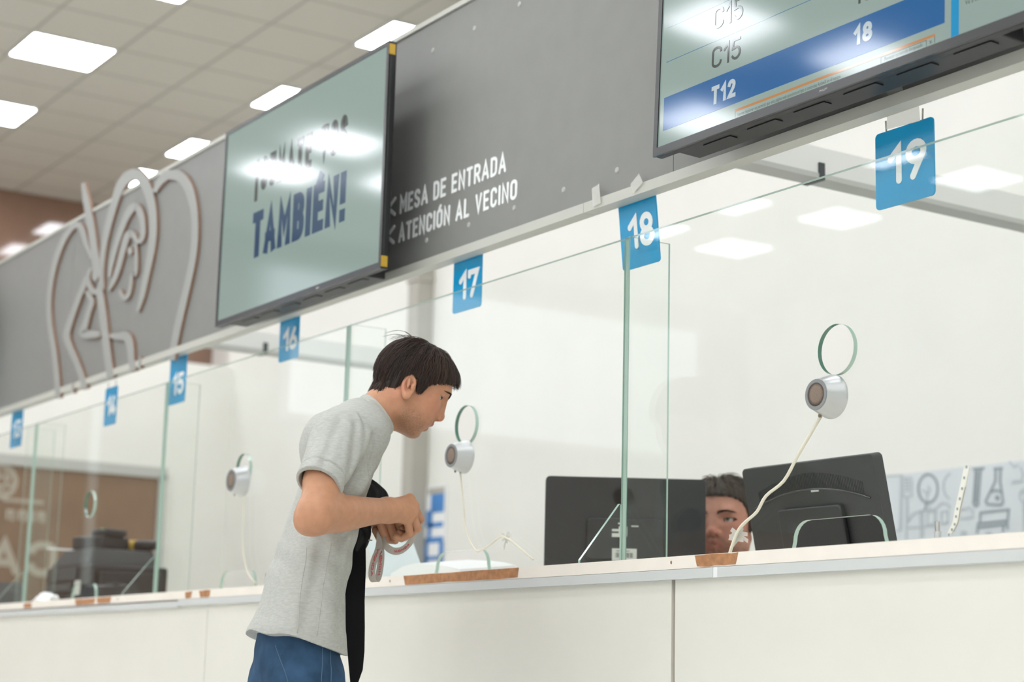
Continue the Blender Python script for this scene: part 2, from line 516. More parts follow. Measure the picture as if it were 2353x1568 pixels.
# measured outlines (x, z) of the emblem on the bulkhead and the drawings on the poster
EMBLEM = [[[[-6.1586,2.5634],[-6.1444,2.5689],[-6.1268,2.5768],[-6.1081,2.583],[-6.0886,2.5874],[-6.069,2.5902],[-6.0527,2.5902],[-6.0405,2.5889],[-6.0272,2.586],[-6.0092,2.5812],[-5.9885,2.576],[-5.9722,2.571],[-5.9587,2.5652],[-5.9392,2.5541],[-5.9175,2.5389],[-5.8973,2.5222],[-5.8778,2.5034],[-5.8606,2.4832],[-5.845,2.4622],[-5.8309,2.4412],[-5.8193,2.4206],[-5.8096,2.3982],[-5.8036,2.3723],[-5.7998,2.3455],[-5.7982,2.3191],[-5.7991,2.2933],[-5.8023,2.2686],[-5.8076,2.2444],[-5.8156,2.2201],[-5.8255,2.1967],[-5.8363,2.1725],[-5.8487,2.1466],[-5.8614,2.1208],[-5.8742,2.095],[-5.8866,2.0694],[-5.8987,2.0443],[-5.9109,2.0162],[-5.9246,1.9784],[-5.9377,1.939],[-5.9469,1.9112]],[[-6.1922,2.5764],[-6.187,2.5856],[-6.1773,2.5976],[-6.1646,2.6087],[-6.1487,2.6178],[-6.1297,2.6256],[-6.105,2.6307],[-6.0727,2.63],[-6.0404,2.6255],[-6.0107,2.6194],[-5.9792,2.6112],[-5.9428,2.5994],[-5.905,2.5827],[-5.8726,2.5626],[-5.8452,2.5418],[-5.8216,2.5203],[-5.8029,2.4978],[-5.7881,2.4756],[-5.7759,2.4538],[-5.7655,2.4321],[-5.7576,2.4107],[-5.7517,2.3878],[-5.7456,2.3611],[-5.7418,2.3336],[-5.7402,2.3067],[-5.7412,2.2802],[-5.7445,2.2549],[-5.7499,2.2301],[-5.7581,2.2052],[-5.7681,2.1815],[-5.7788,2.1575],[-5.7899,2.1314],[-5.8015,2.1055],[-5.8131,2.0795],[-5.8254,2.0541],[-5.8373,2.0294],[-5.849,2.0021],[-5.8625,1.9649],[-5.8754,1.9259],[-5.8845,1.8984]]],[[[-6.6331,2.2793],[-6.6387,2.3031],[-6.6469,2.3361],[-6.6514,2.368],[-6.6509,2.3966],[-6.6467,2.424],[-6.6398,2.4508],[-6.63,2.4774],[-6.6177,2.5026],[-6.6025,2.5288],[-6.5825,2.5591],[-6.5603,2.5892],[-6.5385,2.6154],[-6.5166,2.6358],[-6.4966,2.651],[-6.4751,2.6607],[-6.4499,2.6664],[-6.4242,2.6682],[-6.4028,2.667],[-6.3902,2.6656],[-6.3836,2.6639],[-6.3742,2.66],[-6.3537,2.6492],[-6.3289,2.6322],[-6.3035,2.6114],[-6.2773,2.5864],[-6.2534,2.5596],[-6.2333,2.5315],[-6.2192,2.5004],[-6.2092,2.4686],[-6.2029,2.4382],[-6.1995,2.4102],[-6.1998,2.3846],[-6.2034,2.3579],[-6.2116,2.3278],[-6.2229,2.2974],[-6.234,2.2682],[-6.243,2.2397],[-6.2514,2.2136],[-6.2598,2.1907],[-6.2676,2.1692],[-6.2753,2.1512],[-6.2796,2.1385]],[[-6.673,2.2852],[-6.6842,2.31],[-6.698,2.3444],[-6.7081,2.3786],[-6.7105,2.4093],[-6.7089,2.4383],[-6.7045,2.4667],[-6.6971,2.4949],[-6.687,2.5218],[-6.6739,2.5496],[-6.6561,2.5813],[-6.6358,2.613],[-6.6159,2.6407],[-6.6011,2.6645],[-6.5862,2.6844],[-6.5651,2.7007],[-6.5326,2.7118],[-6.4951,2.7174],[-6.4544,2.7182],[-6.4072,2.712],[-6.3569,2.6985],[-6.3107,2.6791],[-6.274,2.6563],[-6.2441,2.6324],[-6.2184,2.6073],[-6.1942,2.5797],[-6.1728,2.5505],[-6.1558,2.52],[-6.142,2.487],[-6.133,2.4541],[-6.1278,2.4229],[-6.1268,2.3944],[-6.1296,2.3682],[-6.1357,2.3412],[-6.1465,2.3111],[-6.1602,2.2812],[-6.1734,2.2529],[-6.1859,2.2256],[-6.1978,2.2004],[-6.2099,2.1779],[-6.2264,2.1582],[-6.2424,2.1423],[-6.2548,2.1318]]],[[[-6.575,2.3181],[-6.5666,2.3328],[-6.5566,2.3537],[-6.5439,2.3752],[-6.5311,2.398],[-6.5157,2.4211],[-6.4983,2.4438],[-6.4777,2.4672],[-6.4556,2.4894],[-6.4342,2.5079],[-6.4121,2.5218],[-6.3917,2.5315],[-6.3732,2.537],[-6.3599,2.54],[-6.3582,2.5405],[-6.3686,2.5437],[-6.3579,2.5378],[-6.3395,2.5234],[-6.323,2.5075],[-6.3099,2.4899],[-6.2997,2.4712],[-6.2921,2.4552],[-6.2893,2.444],[-6.2892,2.4364],[-6.291,2.4298],[-6.2935,2.4227],[-6.2973,2.4172],[-6.3005,2.4148],[-6.302,2.4145],[-6.3034,2.4145],[-6.3078,2.4158],[-6.3174,2.4241],[-6.331,2.437],[-6.3474,2.4499],[-6.3698,2.4608],[-6.3978,2.4693],[-6.4275,2.4721],[-6.4459,2.4681],[-6.4571,2.4613],[-6.4667,2.452],[-6.4764,2.439],[-6.4856,2.4235],[-6.4951,2.4066],[-6.5052,2.3872],[-6.5153,2.367],[-6.526,2.3486],[-6.537,2.3325],[-6.5484,2.3185],[-6.5609,2.306],[-6.5759,2.2929],[-6.5921,2.2814],[-6.6028,2.273]],[[-6.6026,2.3244],[-6.6037,2.3414],[-6.6027,2.3648],[-6.5986,2.3895],[-6.5867,2.4134],[-6.5721,2.4376],[-6.5554,2.4613],[-6.5354,2.4857],[-6.5138,2.5089],[-6.4927,2.5287],[-6.4739,2.5453],[-6.4555,2.5582],[-6.4361,2.5677],[-6.4116,2.5727],[-6.3773,2.5722],[-6.3308,2.5591],[-6.3012,2.5405],[-6.2801,2.5212],[-6.2638,2.5019],[-6.2524,2.4819],[-6.2453,2.4625],[-6.2411,2.4463],[-6.238,2.4338],[-6.2379,2.4242],[-6.2401,2.4159],[-6.2459,2.4079],[-6.2544,2.4011],[-6.2675,2.3966],[-6.2875,2.3961],[-6.3112,2.4007],[-6.3341,2.4098],[-6.3558,2.4221],[-6.3748,2.435],[-6.389,2.4429],[-6.3948,2.4449],[-6.3922,2.4439],[-6.3858,2.4429],[-6.3885,2.4424],[-6.3953,2.439],[-6.404,2.4318],[-6.414,2.4203],[-6.424,2.4058],[-6.4345,2.3896],[-6.4457,2.3708],[-6.457,2.3509],[-6.4692,2.3325],[-6.4831,2.3165],[-6.4974,2.3027],[-6.5133,2.2901],[-6.5354,2.2784],[-6.5578,2.2688],[-6.5744,2.2625]]],[[[-6.3451,2.4067],[-6.342,2.3942],[-6.3374,2.3769],[-6.3335,2.3594],[-6.3297,2.3418],[-6.3265,2.3245],[-6.3251,2.3099],[-6.3258,2.2981],[-6.328,2.2896],[-6.3267,2.2874],[-6.316,2.2864],[-6.3292,2.2945],[-6.3608,2.2996],[-6.3666,2.2895],[-6.3675,2.2761],[-6.3694,2.2627],[-6.3729,2.2489],[-6.3771,2.2353],[-6.3837,2.2252],[-6.3955,2.2193],[-6.4076,2.2166],[-6.4077,2.2164],[-6.4044,2.2157],[-6.4151,2.2222],[-6.4262,2.2298],[-6.4365,2.2368],[-6.445,2.2439],[-6.4519,2.2493]],[[-6.3155,2.4016],[-6.3111,2.3889],[-6.3054,2.3714],[-6.3002,2.3536],[-6.2964,2.3358],[-6.2932,2.3183],[-6.2918,2.3033],[-6.2925,2.2907],[-6.2952,2.2809],[-6.3065,2.2735],[-6.3369,2.2816],[-6.3479,2.2891],[-6.3347,2.2889],[-6.3355,2.2826],[-6.3352,2.2694],[-6.3358,2.2554],[-6.3381,2.2411],[-6.3413,2.2266],[-6.3479,2.2144],[-6.3593,2.2051],[-6.3754,2.1988],[-6.4033,2.1976],[-6.4348,2.2085],[-6.4512,2.2196],[-6.4627,2.2292],[-6.4693,2.2381],[-6.4728,2.2458],[-6.4738,2.2509]]],[[[-6.3967,2.4027],[-6.3996,2.4017],[-6.4024,2.4009],[-6.4057,2.4],[-6.407,2.3975],[-6.4082,2.3943],[-6.4099,2.3914],[-6.4071,2.3875],[-6.4047,2.3836],[-6.4024,2.3801],[-6.3982,2.3771],[-6.3942,2.3746],[-6.3901,2.3726]],[[-6.3867,2.4025],[-6.3814,2.4013],[-6.3752,2.3988],[-6.3688,2.3952],[-6.3645,2.3909],[-6.3606,2.3862],[-6.3571,2.3814],[-6.3593,2.3776],[-6.3619,2.3742],[-6.3646,2.3717],[-6.3694,2.3703],[-6.3742,2.3697],[-6.3789,2.3698]]],[[[-6.9763,2.7823],[-6.9744,2.7659],[-6.968,2.7421],[-6.9584,2.7144],[-6.9379,2.6808],[-6.9153,2.6448],[-6.8946,2.6105],[-6.8756,2.5784],[-6.8587,2.5484],[-6.8423,2.5186],[-6.8247,2.4862],[-6.8082,2.4551],[-6.7949,2.4289],[-6.7868,2.4093],[-6.7822,2.3955],[-6.7808,2.3847],[-6.779,2.3747],[-6.7802,2.3659],[-6.781,2.3571],[-6.7751,2.3479],[-6.7683,2.3409],[-6.7615,2.3359]],[[-6.9464,2.7773],[-6.9286,2.7583],[-6.9071,2.7324],[-6.8828,2.7031],[-6.8602,2.6698],[-6.8353,2.6337],[-6.8121,2.5989],[-6.7931,2.5666],[-6.7764,2.5366],[-6.7604,2.507],[-6.7431,2.4748],[-6.7268,2.4438],[-6.7137,2.4175],[-6.7028,2.3972],[-6.6951,2.3817],[-6.6903,2.3673],[-6.6945,2.3549],[-6.7015,2.3461],[-6.7073,2.3398],[-6.715,2.3353],[-6.7218,2.3316],[-6.7285,2.3294]]],[[[-6.7864,2.4308],[-6.8024,2.4501],[-6.8257,2.4767],[-6.8467,2.502],[-6.8634,2.5242],[-6.8782,2.5452],[-6.8946,2.5647],[-6.9137,2.5829],[-6.936,2.5999],[-6.9704,2.6167],[-7.0155,2.6274],[-7.0537,2.6297],[-7.0859,2.6263],[-7.1187,2.6185],[-7.151,2.6067],[-7.181,2.5917],[-7.2098,2.5728],[-7.2357,2.5512],[-7.2582,2.5271],[-7.2757,2.4994],[-7.2891,2.4702],[-7.2989,2.4397],[-7.3075,2.4071],[-7.3123,2.374],[-7.3116,2.3398],[-7.305,2.3044],[-7.2931,2.2693],[-7.277,2.2328],[-7.2546,2.1935],[-7.229,2.1545],[-7.2052,2.1156],[-7.1828,2.0738],[-7.1624,2.0328],[-7.1448,1.9955],[-7.1288,1.96],[-7.1159,1.9292],[-7.1069,1.908]],[[-6.8132,2.4323],[-6.8359,2.452],[-6.8659,2.4793],[-6.8943,2.5058],[-6.9161,2.5293],[-6.9347,2.5504],[-6.9533,2.5683],[-6.9729,2.5836],[-6.9896,2.5942],[-6.9975,2.5973],[-7.0,2.5983],[-7.0116,2.5995],[-7.0324,2.5982],[-7.06,2.5922],[-7.0898,2.5822],[-7.1183,2.5689],[-7.145,2.5513],[-7.1694,2.5307],[-7.1907,2.5078],[-7.2103,2.4821],[-7.2262,2.4547],[-7.2386,2.4257],[-7.247,2.3941],[-7.2517,2.362],[-7.2511,2.3293],[-7.2433,2.295],[-7.2305,2.261],[-7.2137,2.2257],[-7.1906,2.1874],[-7.1641,2.1488],[-7.1389,2.1094],[-7.1165,2.0674],[-7.0964,2.0264],[-7.079,1.9891],[-7.0646,1.9537],[-7.0533,1.9231],[-7.0459,1.9021]]],[[[-6.8166,2.4004],[-6.827,2.3925],[-6.8406,2.381],[-6.848,2.3673],[-6.8456,2.3521],[-6.8365,2.3366],[-6.8253,2.3224],[-6.8105,2.3086],[-6.7925,2.2957],[-6.7702,2.2839],[-6.7395,2.2754],[-6.7108,2.2726],[-6.6897,2.2752],[-6.6764,2.2817],[-6.6678,2.2905],[-6.6627,2.3003],[-6.6588,2.3107],[-6.658,2.3218],[-6.6586,2.3334],[-6.6591,2.3472],[-6.661,2.361],[-6.6616,2.3706]],[[-6.781,2.3889],[-6.7898,2.3808],[-6.8011,2.3698],[-6.806,2.3587],[-6.799,2.3463],[-6.7866,2.3329],[-6.7724,2.3206],[-6.7586,2.3097],[-6.7447,2.3011],[-6.7356,2.2969],[-6.7344,2.2955],[-6.7324,2.2944],[-6.7268,2.2936],[-6.7169,2.2962],[-6.7067,2.3021],[-6.6986,2.3095],[-6.6965,2.3188],[-6.6971,2.3293],[-6.699,2.3406],[-6.705,2.3547],[-6.7121,2.3692],[-6.7181,2.3796]]],[[[-6.7298,2.2966],[-6.7168,2.2741],[-6.6992,2.2433],[-6.6828,2.2135],[-6.6693,2.187],[-6.6572,2.1617],[-6.6451,2.1365],[-6.6323,2.1104],[-6.62,2.0852],[-6.6078,2.0602],[-6.5952,2.0342],[-6.5829,2.0091],[-6.5709,1.9848],[-6.5574,1.9586],[-6.5446,1.9342],[-6.5357,1.9174]],[[-6.6506,2.2876],[-6.6379,2.2653],[-6.6206,2.2347],[-6.6043,2.2048],[-6.5909,2.1781],[-6.579,2.1529],[-6.5672,2.128],[-6.5548,2.1022],[-6.5427,2.0773],[-6.5308,2.0525],[-6.5184,2.0267],[-6.5065,2.0019],[-6.4948,1.978],[-6.4817,1.9523],[-6.4692,1.9282],[-6.4606,1.9115]]],[[[-6.8645,2.3715],[-6.8737,2.364],[-6.8852,2.3532],[-6.8987,2.3424],[-6.9108,2.3308],[-6.9252,2.3188],[-6.9407,2.3051],[-6.959,2.2889],[-6.9775,2.2718],[-6.9956,2.2546],[-7.0151,2.237],[-7.0337,2.2196],[-7.0489,2.2032],[-7.0614,2.1884],[-7.0701,2.1741],[-7.0709,2.1572],[-7.0571,2.1377],[-7.0368,2.1192],[-7.014,2.1004],[-6.9877,2.0796],[-6.9595,2.0588],[-6.9324,2.0379],[-6.9064,2.0154],[-6.8815,1.993],[-6.8585,1.971],[-6.8352,1.9466],[-6.8142,1.9231],[-6.7997,1.9067]],[[-6.8232,2.3603],[-6.8253,2.3509],[-6.8302,2.338],[-6.8376,2.3244],[-6.8518,2.3125],[-6.8674,2.3009],[-6.8837,2.288],[-6.9,2.2718],[-6.9168,2.2545],[-6.9333,2.237],[-6.9496,2.2188],[-6.9649,2.2012],[-6.9766,2.1848],[-6.9853,2.1703],[-6.99,2.1582],[-6.9884,2.1467],[-6.9811,2.1333],[-6.9668,2.1181],[-6.9483,2.1007],[-6.925,2.0811],[-6.8985,2.0605],[-6.872,2.0388],[-6.8454,2.0157],[-6.8203,1.9928],[-6.7968,1.9702],[-6.7732,1.9452],[-6.7522,1.9216],[-6.7379,1.9052]]],[[[-6.845,2.304],[-6.8352,2.2956],[-6.8213,2.2847],[-6.81,2.2744],[-6.7988,2.2665],[-6.7923,2.2614],[-6.79,2.2555],[-6.7944,2.2449],[-6.8048,2.232],[-6.816,2.2177],[-6.8291,2.2022],[-6.8421,2.1865],[-6.8535,2.1734],[-6.8679,2.1642],[-6.882,2.1555],[-6.8818,2.1388],[-6.8399,2.1194],[-6.8041,2.1114],[-6.7764,2.1062],[-6.7469,2.1024],[-6.7168,2.0991],[-6.6908,2.0966],[-6.6676,2.0956],[-6.6483,2.0952],[-6.6358,2.0956]],[[-6.8191,2.3064],[-6.8027,2.2987],[-6.7813,2.2876],[-6.7621,2.2768],[-6.7492,2.2676],[-6.737,2.2568],[-6.7323,2.244],[-6.7392,2.2306],[-6.7514,2.2174],[-6.7634,2.2039],[-6.7721,2.1877],[-6.7809,2.1712],[-6.7887,2.1564],[-6.7956,2.1441],[-6.7993,2.1362],[-6.799,2.1386],[-6.811,2.1457],[-6.8,2.1444],[-6.7772,2.1409],[-6.7519,2.1356],[-6.725,2.1308],[-6.6998,2.1264],[-6.677,2.1215],[-6.6572,2.1172],[-6.6431,2.1137]]],[[[-6.5374,2.077],[-6.5177,2.071],[-6.4896,2.0634],[-6.4563,2.0554],[-6.4198,2.0492],[-6.3913,2.0445],[-6.3849,2.0417],[-6.38,2.0405],[-6.3679,2.0325],[-6.3541,2.0196],[-6.343,2.001],[-6.334,1.9794],[-6.3243,1.9588],[-6.3137,1.9397],[-6.3034,1.9234],[-6.2963,1.9123]],[[-6.5346,2.0891],[-6.5142,2.0871],[-6.4867,2.0837],[-6.4607,2.081],[-6.4319,2.0795],[-6.3935,2.0769],[-6.3441,2.067],[-6.3092,2.0482],[-6.293,2.0315],[-6.2829,2.0145],[-6.2743,1.9939],[-6.2687,1.9722],[-6.2632,1.9532],[-6.2535,1.9356],[-6.2437,1.9198],[-6.2367,1.9089]]],[[[-6.2166,1.959],[-6.2183,1.953],[-6.2198,1.9446],[-6.2215,1.9364],[-6.2213,1.928],[-6.2213,1.92],[-6.2213,1.9144]],[[-6.2023,1.9569],[-6.1992,1.9502],[-6.196,1.9411],[-6.193,1.9321],[-6.1928,1.9236],[-6.1928,1.9156],[-6.1928,1.91]]],[[[-6.918,1.9533],[-6.9195,1.9478],[-6.9207,1.9401],[-6.922,1.9321],[-6.9216,1.9228],[-6.9212,1.9133],[-6.921,1.9067]],[[-6.9011,1.951],[-6.8983,1.945],[-6.8953,1.9367],[-6.8924,1.928],[-6.8919,1.9186],[-6.8916,1.9092],[-6.8914,1.9026]]]]
POSTER = [[[-5.2316,1.7497],[-5.1898,1.7488]],[[-5.225,1.7462],[-5.2277,1.6969],[-5.2824,1.619],[-5.2755,1.6048],[-5.2003,1.5963],[-5.1877,1.6082],[-5.2026,1.6949],[-5.1982,1.7452]],[[-5.2543,1.6537],[-5.2261,1.6602],[-5.193,1.6492]],[[-5.2121,1.627],[-5.2127,1.6246],[-5.2144,1.6227],[-5.2169,1.6217],[-5.2196,1.6216],[-5.2222,1.6225],[-5.2243,1.6243],[-5.2253,1.6267],[-5.2252,1.6292],[-5.224,1.6314],[-5.2219,1.6329],[-5.2192,1.6335],[-5.2165,1.633],[-5.2141,1.6316],[-5.2126,1.6295],[-5.2121,1.627]],[[-5.3448,1.7584],[-5.2895,1.7572]],[[-5.3341,1.754],[-5.3509,1.6129],[-5.3409,1.6005],[-5.3259,1.6064],[-5.3066,1.7543]],[[-5.3252,1.7437],[-5.3392,1.6186]],[[-5.3133,1.5715],[-5.1596,1.5744],[-5.1666,1.5295],[-5.3175,1.5264],[-5.3133,1.5715]],[[-5.3265,1.5097],[-5.1754,1.5139],[-5.1751,1.5223]],[[-5.3283,1.5271],[-5.334,1.4886]],[[-5.1892,1.5125],[-5.1928,1.4873]],[[-5.1695,1.5262],[-5.1683,1.4965]],[[-5.5521,1.691],[-5.5576,1.6661],[-5.5721,1.6462],[-5.593,1.6346],[-5.6168,1.6335],[-5.6394,1.6431],[-5.6569,1.6619],[-5.6662,1.6864],[-5.6656,1.7126],[-5.6552,1.7358],[-5.6369,1.7519],[-5.6138,1.7581],[-5.5901,1.7535],[-5.5698,1.7388],[-5.5564,1.7167],[-5.5521,1.691]],[[-5.6216,1.638],[-5.6285,1.6027]],[[-5.6094,1.6416],[-5.6067,1.6013]],[[-5.6166,1.6421],[-5.6187,1.6826],[-5.6429,1.6888]],[[-5.6149,1.6644],[-5.6003,1.6902],[-5.6091,1.7042]],[[-5.4898,1.643],[-5.5018,1.652],[-5.5113,1.6639],[-5.5176,1.678],[-5.5202,1.6932],[-5.519,1.7084],[-5.514,1.7226],[-5.5055,1.7346],[-5.4943,1.7438],[-5.4811,1.7493]],[[-5.7622,1.7514],[-5.7074,1.7502],[-5.7079,1.6688],[-5.7577,1.6691],[-5.7622,1.7514]],[[-5.7402,1.6679],[-5.7424,1.5649]],[[-5.7315,1.6673],[-5.7336,1.5734]],[[-5.7438,1.7372],[-5.7251,1.7357]],[[-5.7441,1.7236],[-5.7241,1.722]],[[-5.7431,1.7098],[-5.7244,1.7084]],[[-5.7434,1.6962],[-5.7247,1.6949]],[[-5.9277,1.771],[-5.7713,1.7667],[-5.7826,1.5221],[-5.8871,1.521]],[[-5.7632,1.7661],[-5.7732,1.5261]],[[-5.9039,1.6574],[-5.8686,1.6568],[-5.873,1.5225]],[[-5.9185,1.7416],[-5.8831,1.7411],[-5.8871,1.6976],[-5.9193,1.7]],[[-5.746,1.484],[-5.7415,1.5513],[-5.7035,1.5896],[-5.648,1.604],[-5.5663,1.604],[-5.5665,1.4748]],[[-5.6572,1.6001],[-5.6581,1.4839]],[[-5.6419,1.6013],[-5.6434,1.4876]],[[-5.7419,1.5311],[-5.5681,1.5314]],[[-5.6148,1.5929],[-5.5726,1.5924],[-5.5769,1.5395],[-5.6161,1.5395],[-5.6148,1.5929]],[[-5.5632,1.6073],[-5.5268,1.6271],[-5.4973,1.6206],[-5.486,1.6023]],[[-5.5338,1.5877],[-5.4982,1.5898],[-5.4994,1.5415],[-5.5351,1.5392],[-5.5338,1.5877]],[[-5.422,1.5893],[-5.3754,1.5972],[-5.353,1.5805],[-5.3594,1.5549],[-5.423,1.5523]],[[-5.3936,1.4884],[-5.395,1.4849],[-5.3987,1.4822],[-5.4041,1.4807],[-5.4104,1.4806],[-5.4163,1.4821],[-5.4209,1.4847],[-5.4233,1.4882],[-5.4232,1.4918],[-5.4206,1.4949],[-5.4158,1.4971],[-5.4099,1.4979],[-5.4037,1.4972],[-5.3983,1.4951],[-5.3948,1.492],[-5.3936,1.4884]],[[-5.416,1.4931],[-5.3988,1.4856]],[[-5.2575,1.481],[-5.2587,1.4793],[-5.262,1.4781],[-5.2669,1.4775],[-5.2724,1.4776],[-5.2777,1.4784],[-5.2819,1.4798],[-5.2841,1.4816],[-5.284,1.4833],[-5.2817,1.4848],[-5.2775,1.4858],[-5.2722,1.4861],[-5.2666,1.4856],[-5.2618,1.4844],[-5.2586,1.4828],[-5.2575,1.481]],[[-5.0585,1.6246],[-5.0606,1.6145],[-5.0659,1.6064],[-5.0734,1.6016],[-5.0819,1.6011],[-5.0899,1.6049],[-5.096,1.6124],[-5.0991,1.6222],[-5.0988,1.6328],[-5.095,1.6421],[-5.0884,1.6487],[-5.0801,1.6514],[-5.0717,1.6496],[-5.0645,1.6438],[-5.0599,1.635],[-5.0585,1.6246]],[[-5.1002,1.636],[-5.0568,1.6413]],[[-5.081,1.5967],[-5.0831,1.4749]],[[-5.0719,1.5961],[-5.0745,1.4745]],[[-5.1475,1.7718],[-5.1236,1.7484],[-5.1042,1.7552]],[[-5.0911,1.7414],[-5.0783,1.7191],[-5.0876,1.6859],[-5.1368,1.6812]],[[-5.1311,1.6893],[-5.1011,1.6891]]]

# ------------------------------------------------------------------ the room
H = 5.19
struct(MB().box(-16.2, 6.2, -11.4, 4.6, -0.1, 0).build('floor', 'floor'))
struct(MB().box(-16.2, 6.2, -11.4, 4.6, H, H + 0.1).build('ceiling', 'ceil'))
struct(MB().box(-16.4, -16.2, -11.4, 4.6, 0, H).build('wall_left', 'brown'))
struct(MB().box(6.2, 6.4, -11.4, 4.6, 0, H).build('wall_right', 'hall'))
struct(MB().box(-16.2, 6.2, -11.6, -11.4, 0, H).build('wall_front', 'hall'))
struct(MB().box(-16.2, 6.2, 4.6, 4.8, 0, H).build('wall_back', 'wall'))
struct(MB().box(-13.1, 4.5, 3.4, 3.5, 0, 4.4).build('wall_rear', 'wall'))
struct(MB().box(-13.1, -13.0, 1.2, 3.4, 0, 3.2).build('wall_staff', 'wall'))
struct(MB().box(-16.2, 6.2, -11.4, -11.385, 0, 0.1).build('baseboard_front', 'rail'))

# added unseen hall window for left-hand light read off shadows, sized by its reflections
wn = bpy.data.objects.new('added_window_1', None)
COL.objects.link(wn)
struct(wn)
wn['label'] = 'long high unseen window added for daylight in the left wall of the public hall'
MB().box(-16.195, -16.18, -10.6, -5.4, 3.4, 4.86).build('pane', 'daylight', wn)
wf = MB()
wf.box(-16.2, -16.13, -10.66, -10.6, 3.34, 4.92).box(-16.2, -16.13, -5.4, -5.34, 3.34, 4.92)
wf.box(-16.2, -16.13, -10.66, -5.34, 3.34, 3.4).box(-16.2, -16.13, -10.66, -5.34, 4.86, 4.92)
wf.build('frame', 'rail', wn)

# white pillar out in the hall: seen as a pale upright band mirrored in the screens
p = thing('hall_pillar', 'slim white square pillar standing in the public hall', 'pillar', (-15.2, -3.1, 0))
MB().box(-0.035, 0.035, -0.035, 0.035, 0, H).build('shaft', 'hall', p)
MB().box(-0.07, 0.07, -0.07, 0.07, 0, 0.05).build('base_plate', 'rail', p)

# grey column against the rear wall
p = thing('wall_column', 'grey square column standing against the white rear wall', 'column')
MB().box(-10.06, -9.93, 3.285, 3.4, 0, 4.4).build('shaft', 'column', p)
MB().box(-10.07, -9.92, 3.275, 3.4, 3.36, 3.4).build('collar', 'column', p)

# brown glazed partition at the end of the staff side, lettering seen from behind
p = thing('glazed_partition', 'brown glazed office partition with reversed white lettering at the far end', 'partition')
MB().box(-13.0, -12.975, 1.2, 2.84, 0.9, 2.3).build('glazing', 'brown2', p)
fr = MB()
fr.box(-13.0, -12.95, 1.2, 2.88, 2.28, 2.36)
fr.box(-13.0, -12.95, 2.82, 2.88, 0.9, 2.3)
fr.box(-13.0, -12.95, 1.2, 2.88, 0.86, 0.92)
fr.build('frame', 'ductdark', p)
lt = MB()
rev = lambda u, v, t: (t, -u, v)
letters(lt, 'CA', -2.07, -1.56, 1.49, 0.26, 0.028, rev, -12.972, -12.976, 0.22)
lt.build('lettering', 'frosted', p)
lt = MB()
for k, (u0, w) in enumerate([(-1.93, 0.05), (-1.86, 0.07), (-1.77, 0.05), (-1.70, 0.05)]):
    stroke(lt, [(u0, 2.03), (u0 + w, 2.03)], 0.012, rev, -12.972, -12.976)
for k, (u0, w) in enumerate([(-1.95, 0.06), (-1.87, 0.04), (-1.81, 0.07), (-1.72, 0.06)]):
    stroke(lt, [(u0, 1.89), (u0, 1.95), (u0 + w * 0.6, 1.95), (u0 + w * 0.6, 1.9)], 0.011, rev, -12.972, -12.976)
lt.build('small_lettering', 'frosted', p)
lt = MB()
stroke(lt, arc(-1.62, 2.16, 0.105, 0.11, 0, 360, 28), 0.016, rev, -12.972, -12.976)
for k in range(9):
    a = k * 2.4
    stroke(lt, arc(-1.62 + 0.055 * math.cos(a), 2.16 + 0.055 * math.sin(a), 0.02, 0.026, a * 57, a * 57 + 200, 6), 0.009, rev, -12.972, -12.976)
lt.build('round_crest', 'frosted', p)

# blue lettered sheet beside the column
p = thing('blue_lettered_sign', 'blue block letters on a sheet taped beside the grey column', 'sign', (-9.8, 3.392, 1.77))
MB().box(-0.125, 0.125, 0.0, 0.006, -0.26, 0.26).build('sheet', 'paper', p)
bl = MB()
for x0, x1, z0, z1 in [(-9.861, -9.70, 1.857, 1.977), (-9.915, -9.838, 1.771, 1.876), (-9.876, -9.706, 1.764, 1.796), (-9.892, -9.847, 1.70, 1.774),
                       (-9.92, -9.70, 1.669, 1.704), (-9.92, -9.88, 1.53, 1.681), (-9.744, -9.69, 1.53, 1.671), (-9.9, -9.70, 1.562, 1.586)]:
    bl.box(x0 + 9.8, x1 + 9.8, -0.002, 0.0, z0 - 1.77, z1 - 1.77)
bl.build('blue_letters', 'bluepaint', p)
MB().box(-0.1, 0.1, -0.0025, 0, 0.205, 0.245).build('grey_heading', 'column', p)

# poster of line drawings
p = thing('drawing_poster', 'long pale poster of line drawings, flask, test tube and bench, on the rear wall', 'poster', (-5.2, 3.398, 1.5))
MB().box(-0.80, 0.72, -0.006, 0.0, -0.33, 0.272).build('sheet', 'poster', p)
ink, ink2 = MB(), MB()
for i, s in enumerate(POSTER):
    pts = [(x + 5.2, z - 1.5) for x, z in s]
    tgt = ink2 if i < 14 else ink
    stroke(tgt, pts, 0.0052 if i < 14 else 0.0042, XZ, -0.0085, -0.006)
ink2.build('dark_drawings', 'inkdark', p)
ink.build('pale_drawings', 'ink', p)

# cable trunking across the staff side
def trunking(x, label, ln=3.37):
    t = thing('cable_trunking', label, 'trunking', (x, 0.03, 2.2), 0, 'grey cable trunking over the staff side')
    MB().box(-0.03, 0.03, 0.0, ln, 0.0, 0.075).build('channel', 'duct', t)
    MB().box(-0.034, 0.034, 0.0, ln, -0.014, 0.0).build('lower_lip', 'ductdark', t)
    MB().box(-0.036, 0.036, 0.82, 0.84, -0.018, 0.03).build('clip', 'grey', t)
trunking(-3.57, 'grey cable trunking crossing behind the sign reading 19')
trunking(-7.04, 'grey cable trunking crossing behind the sign reading 16', 1.44)

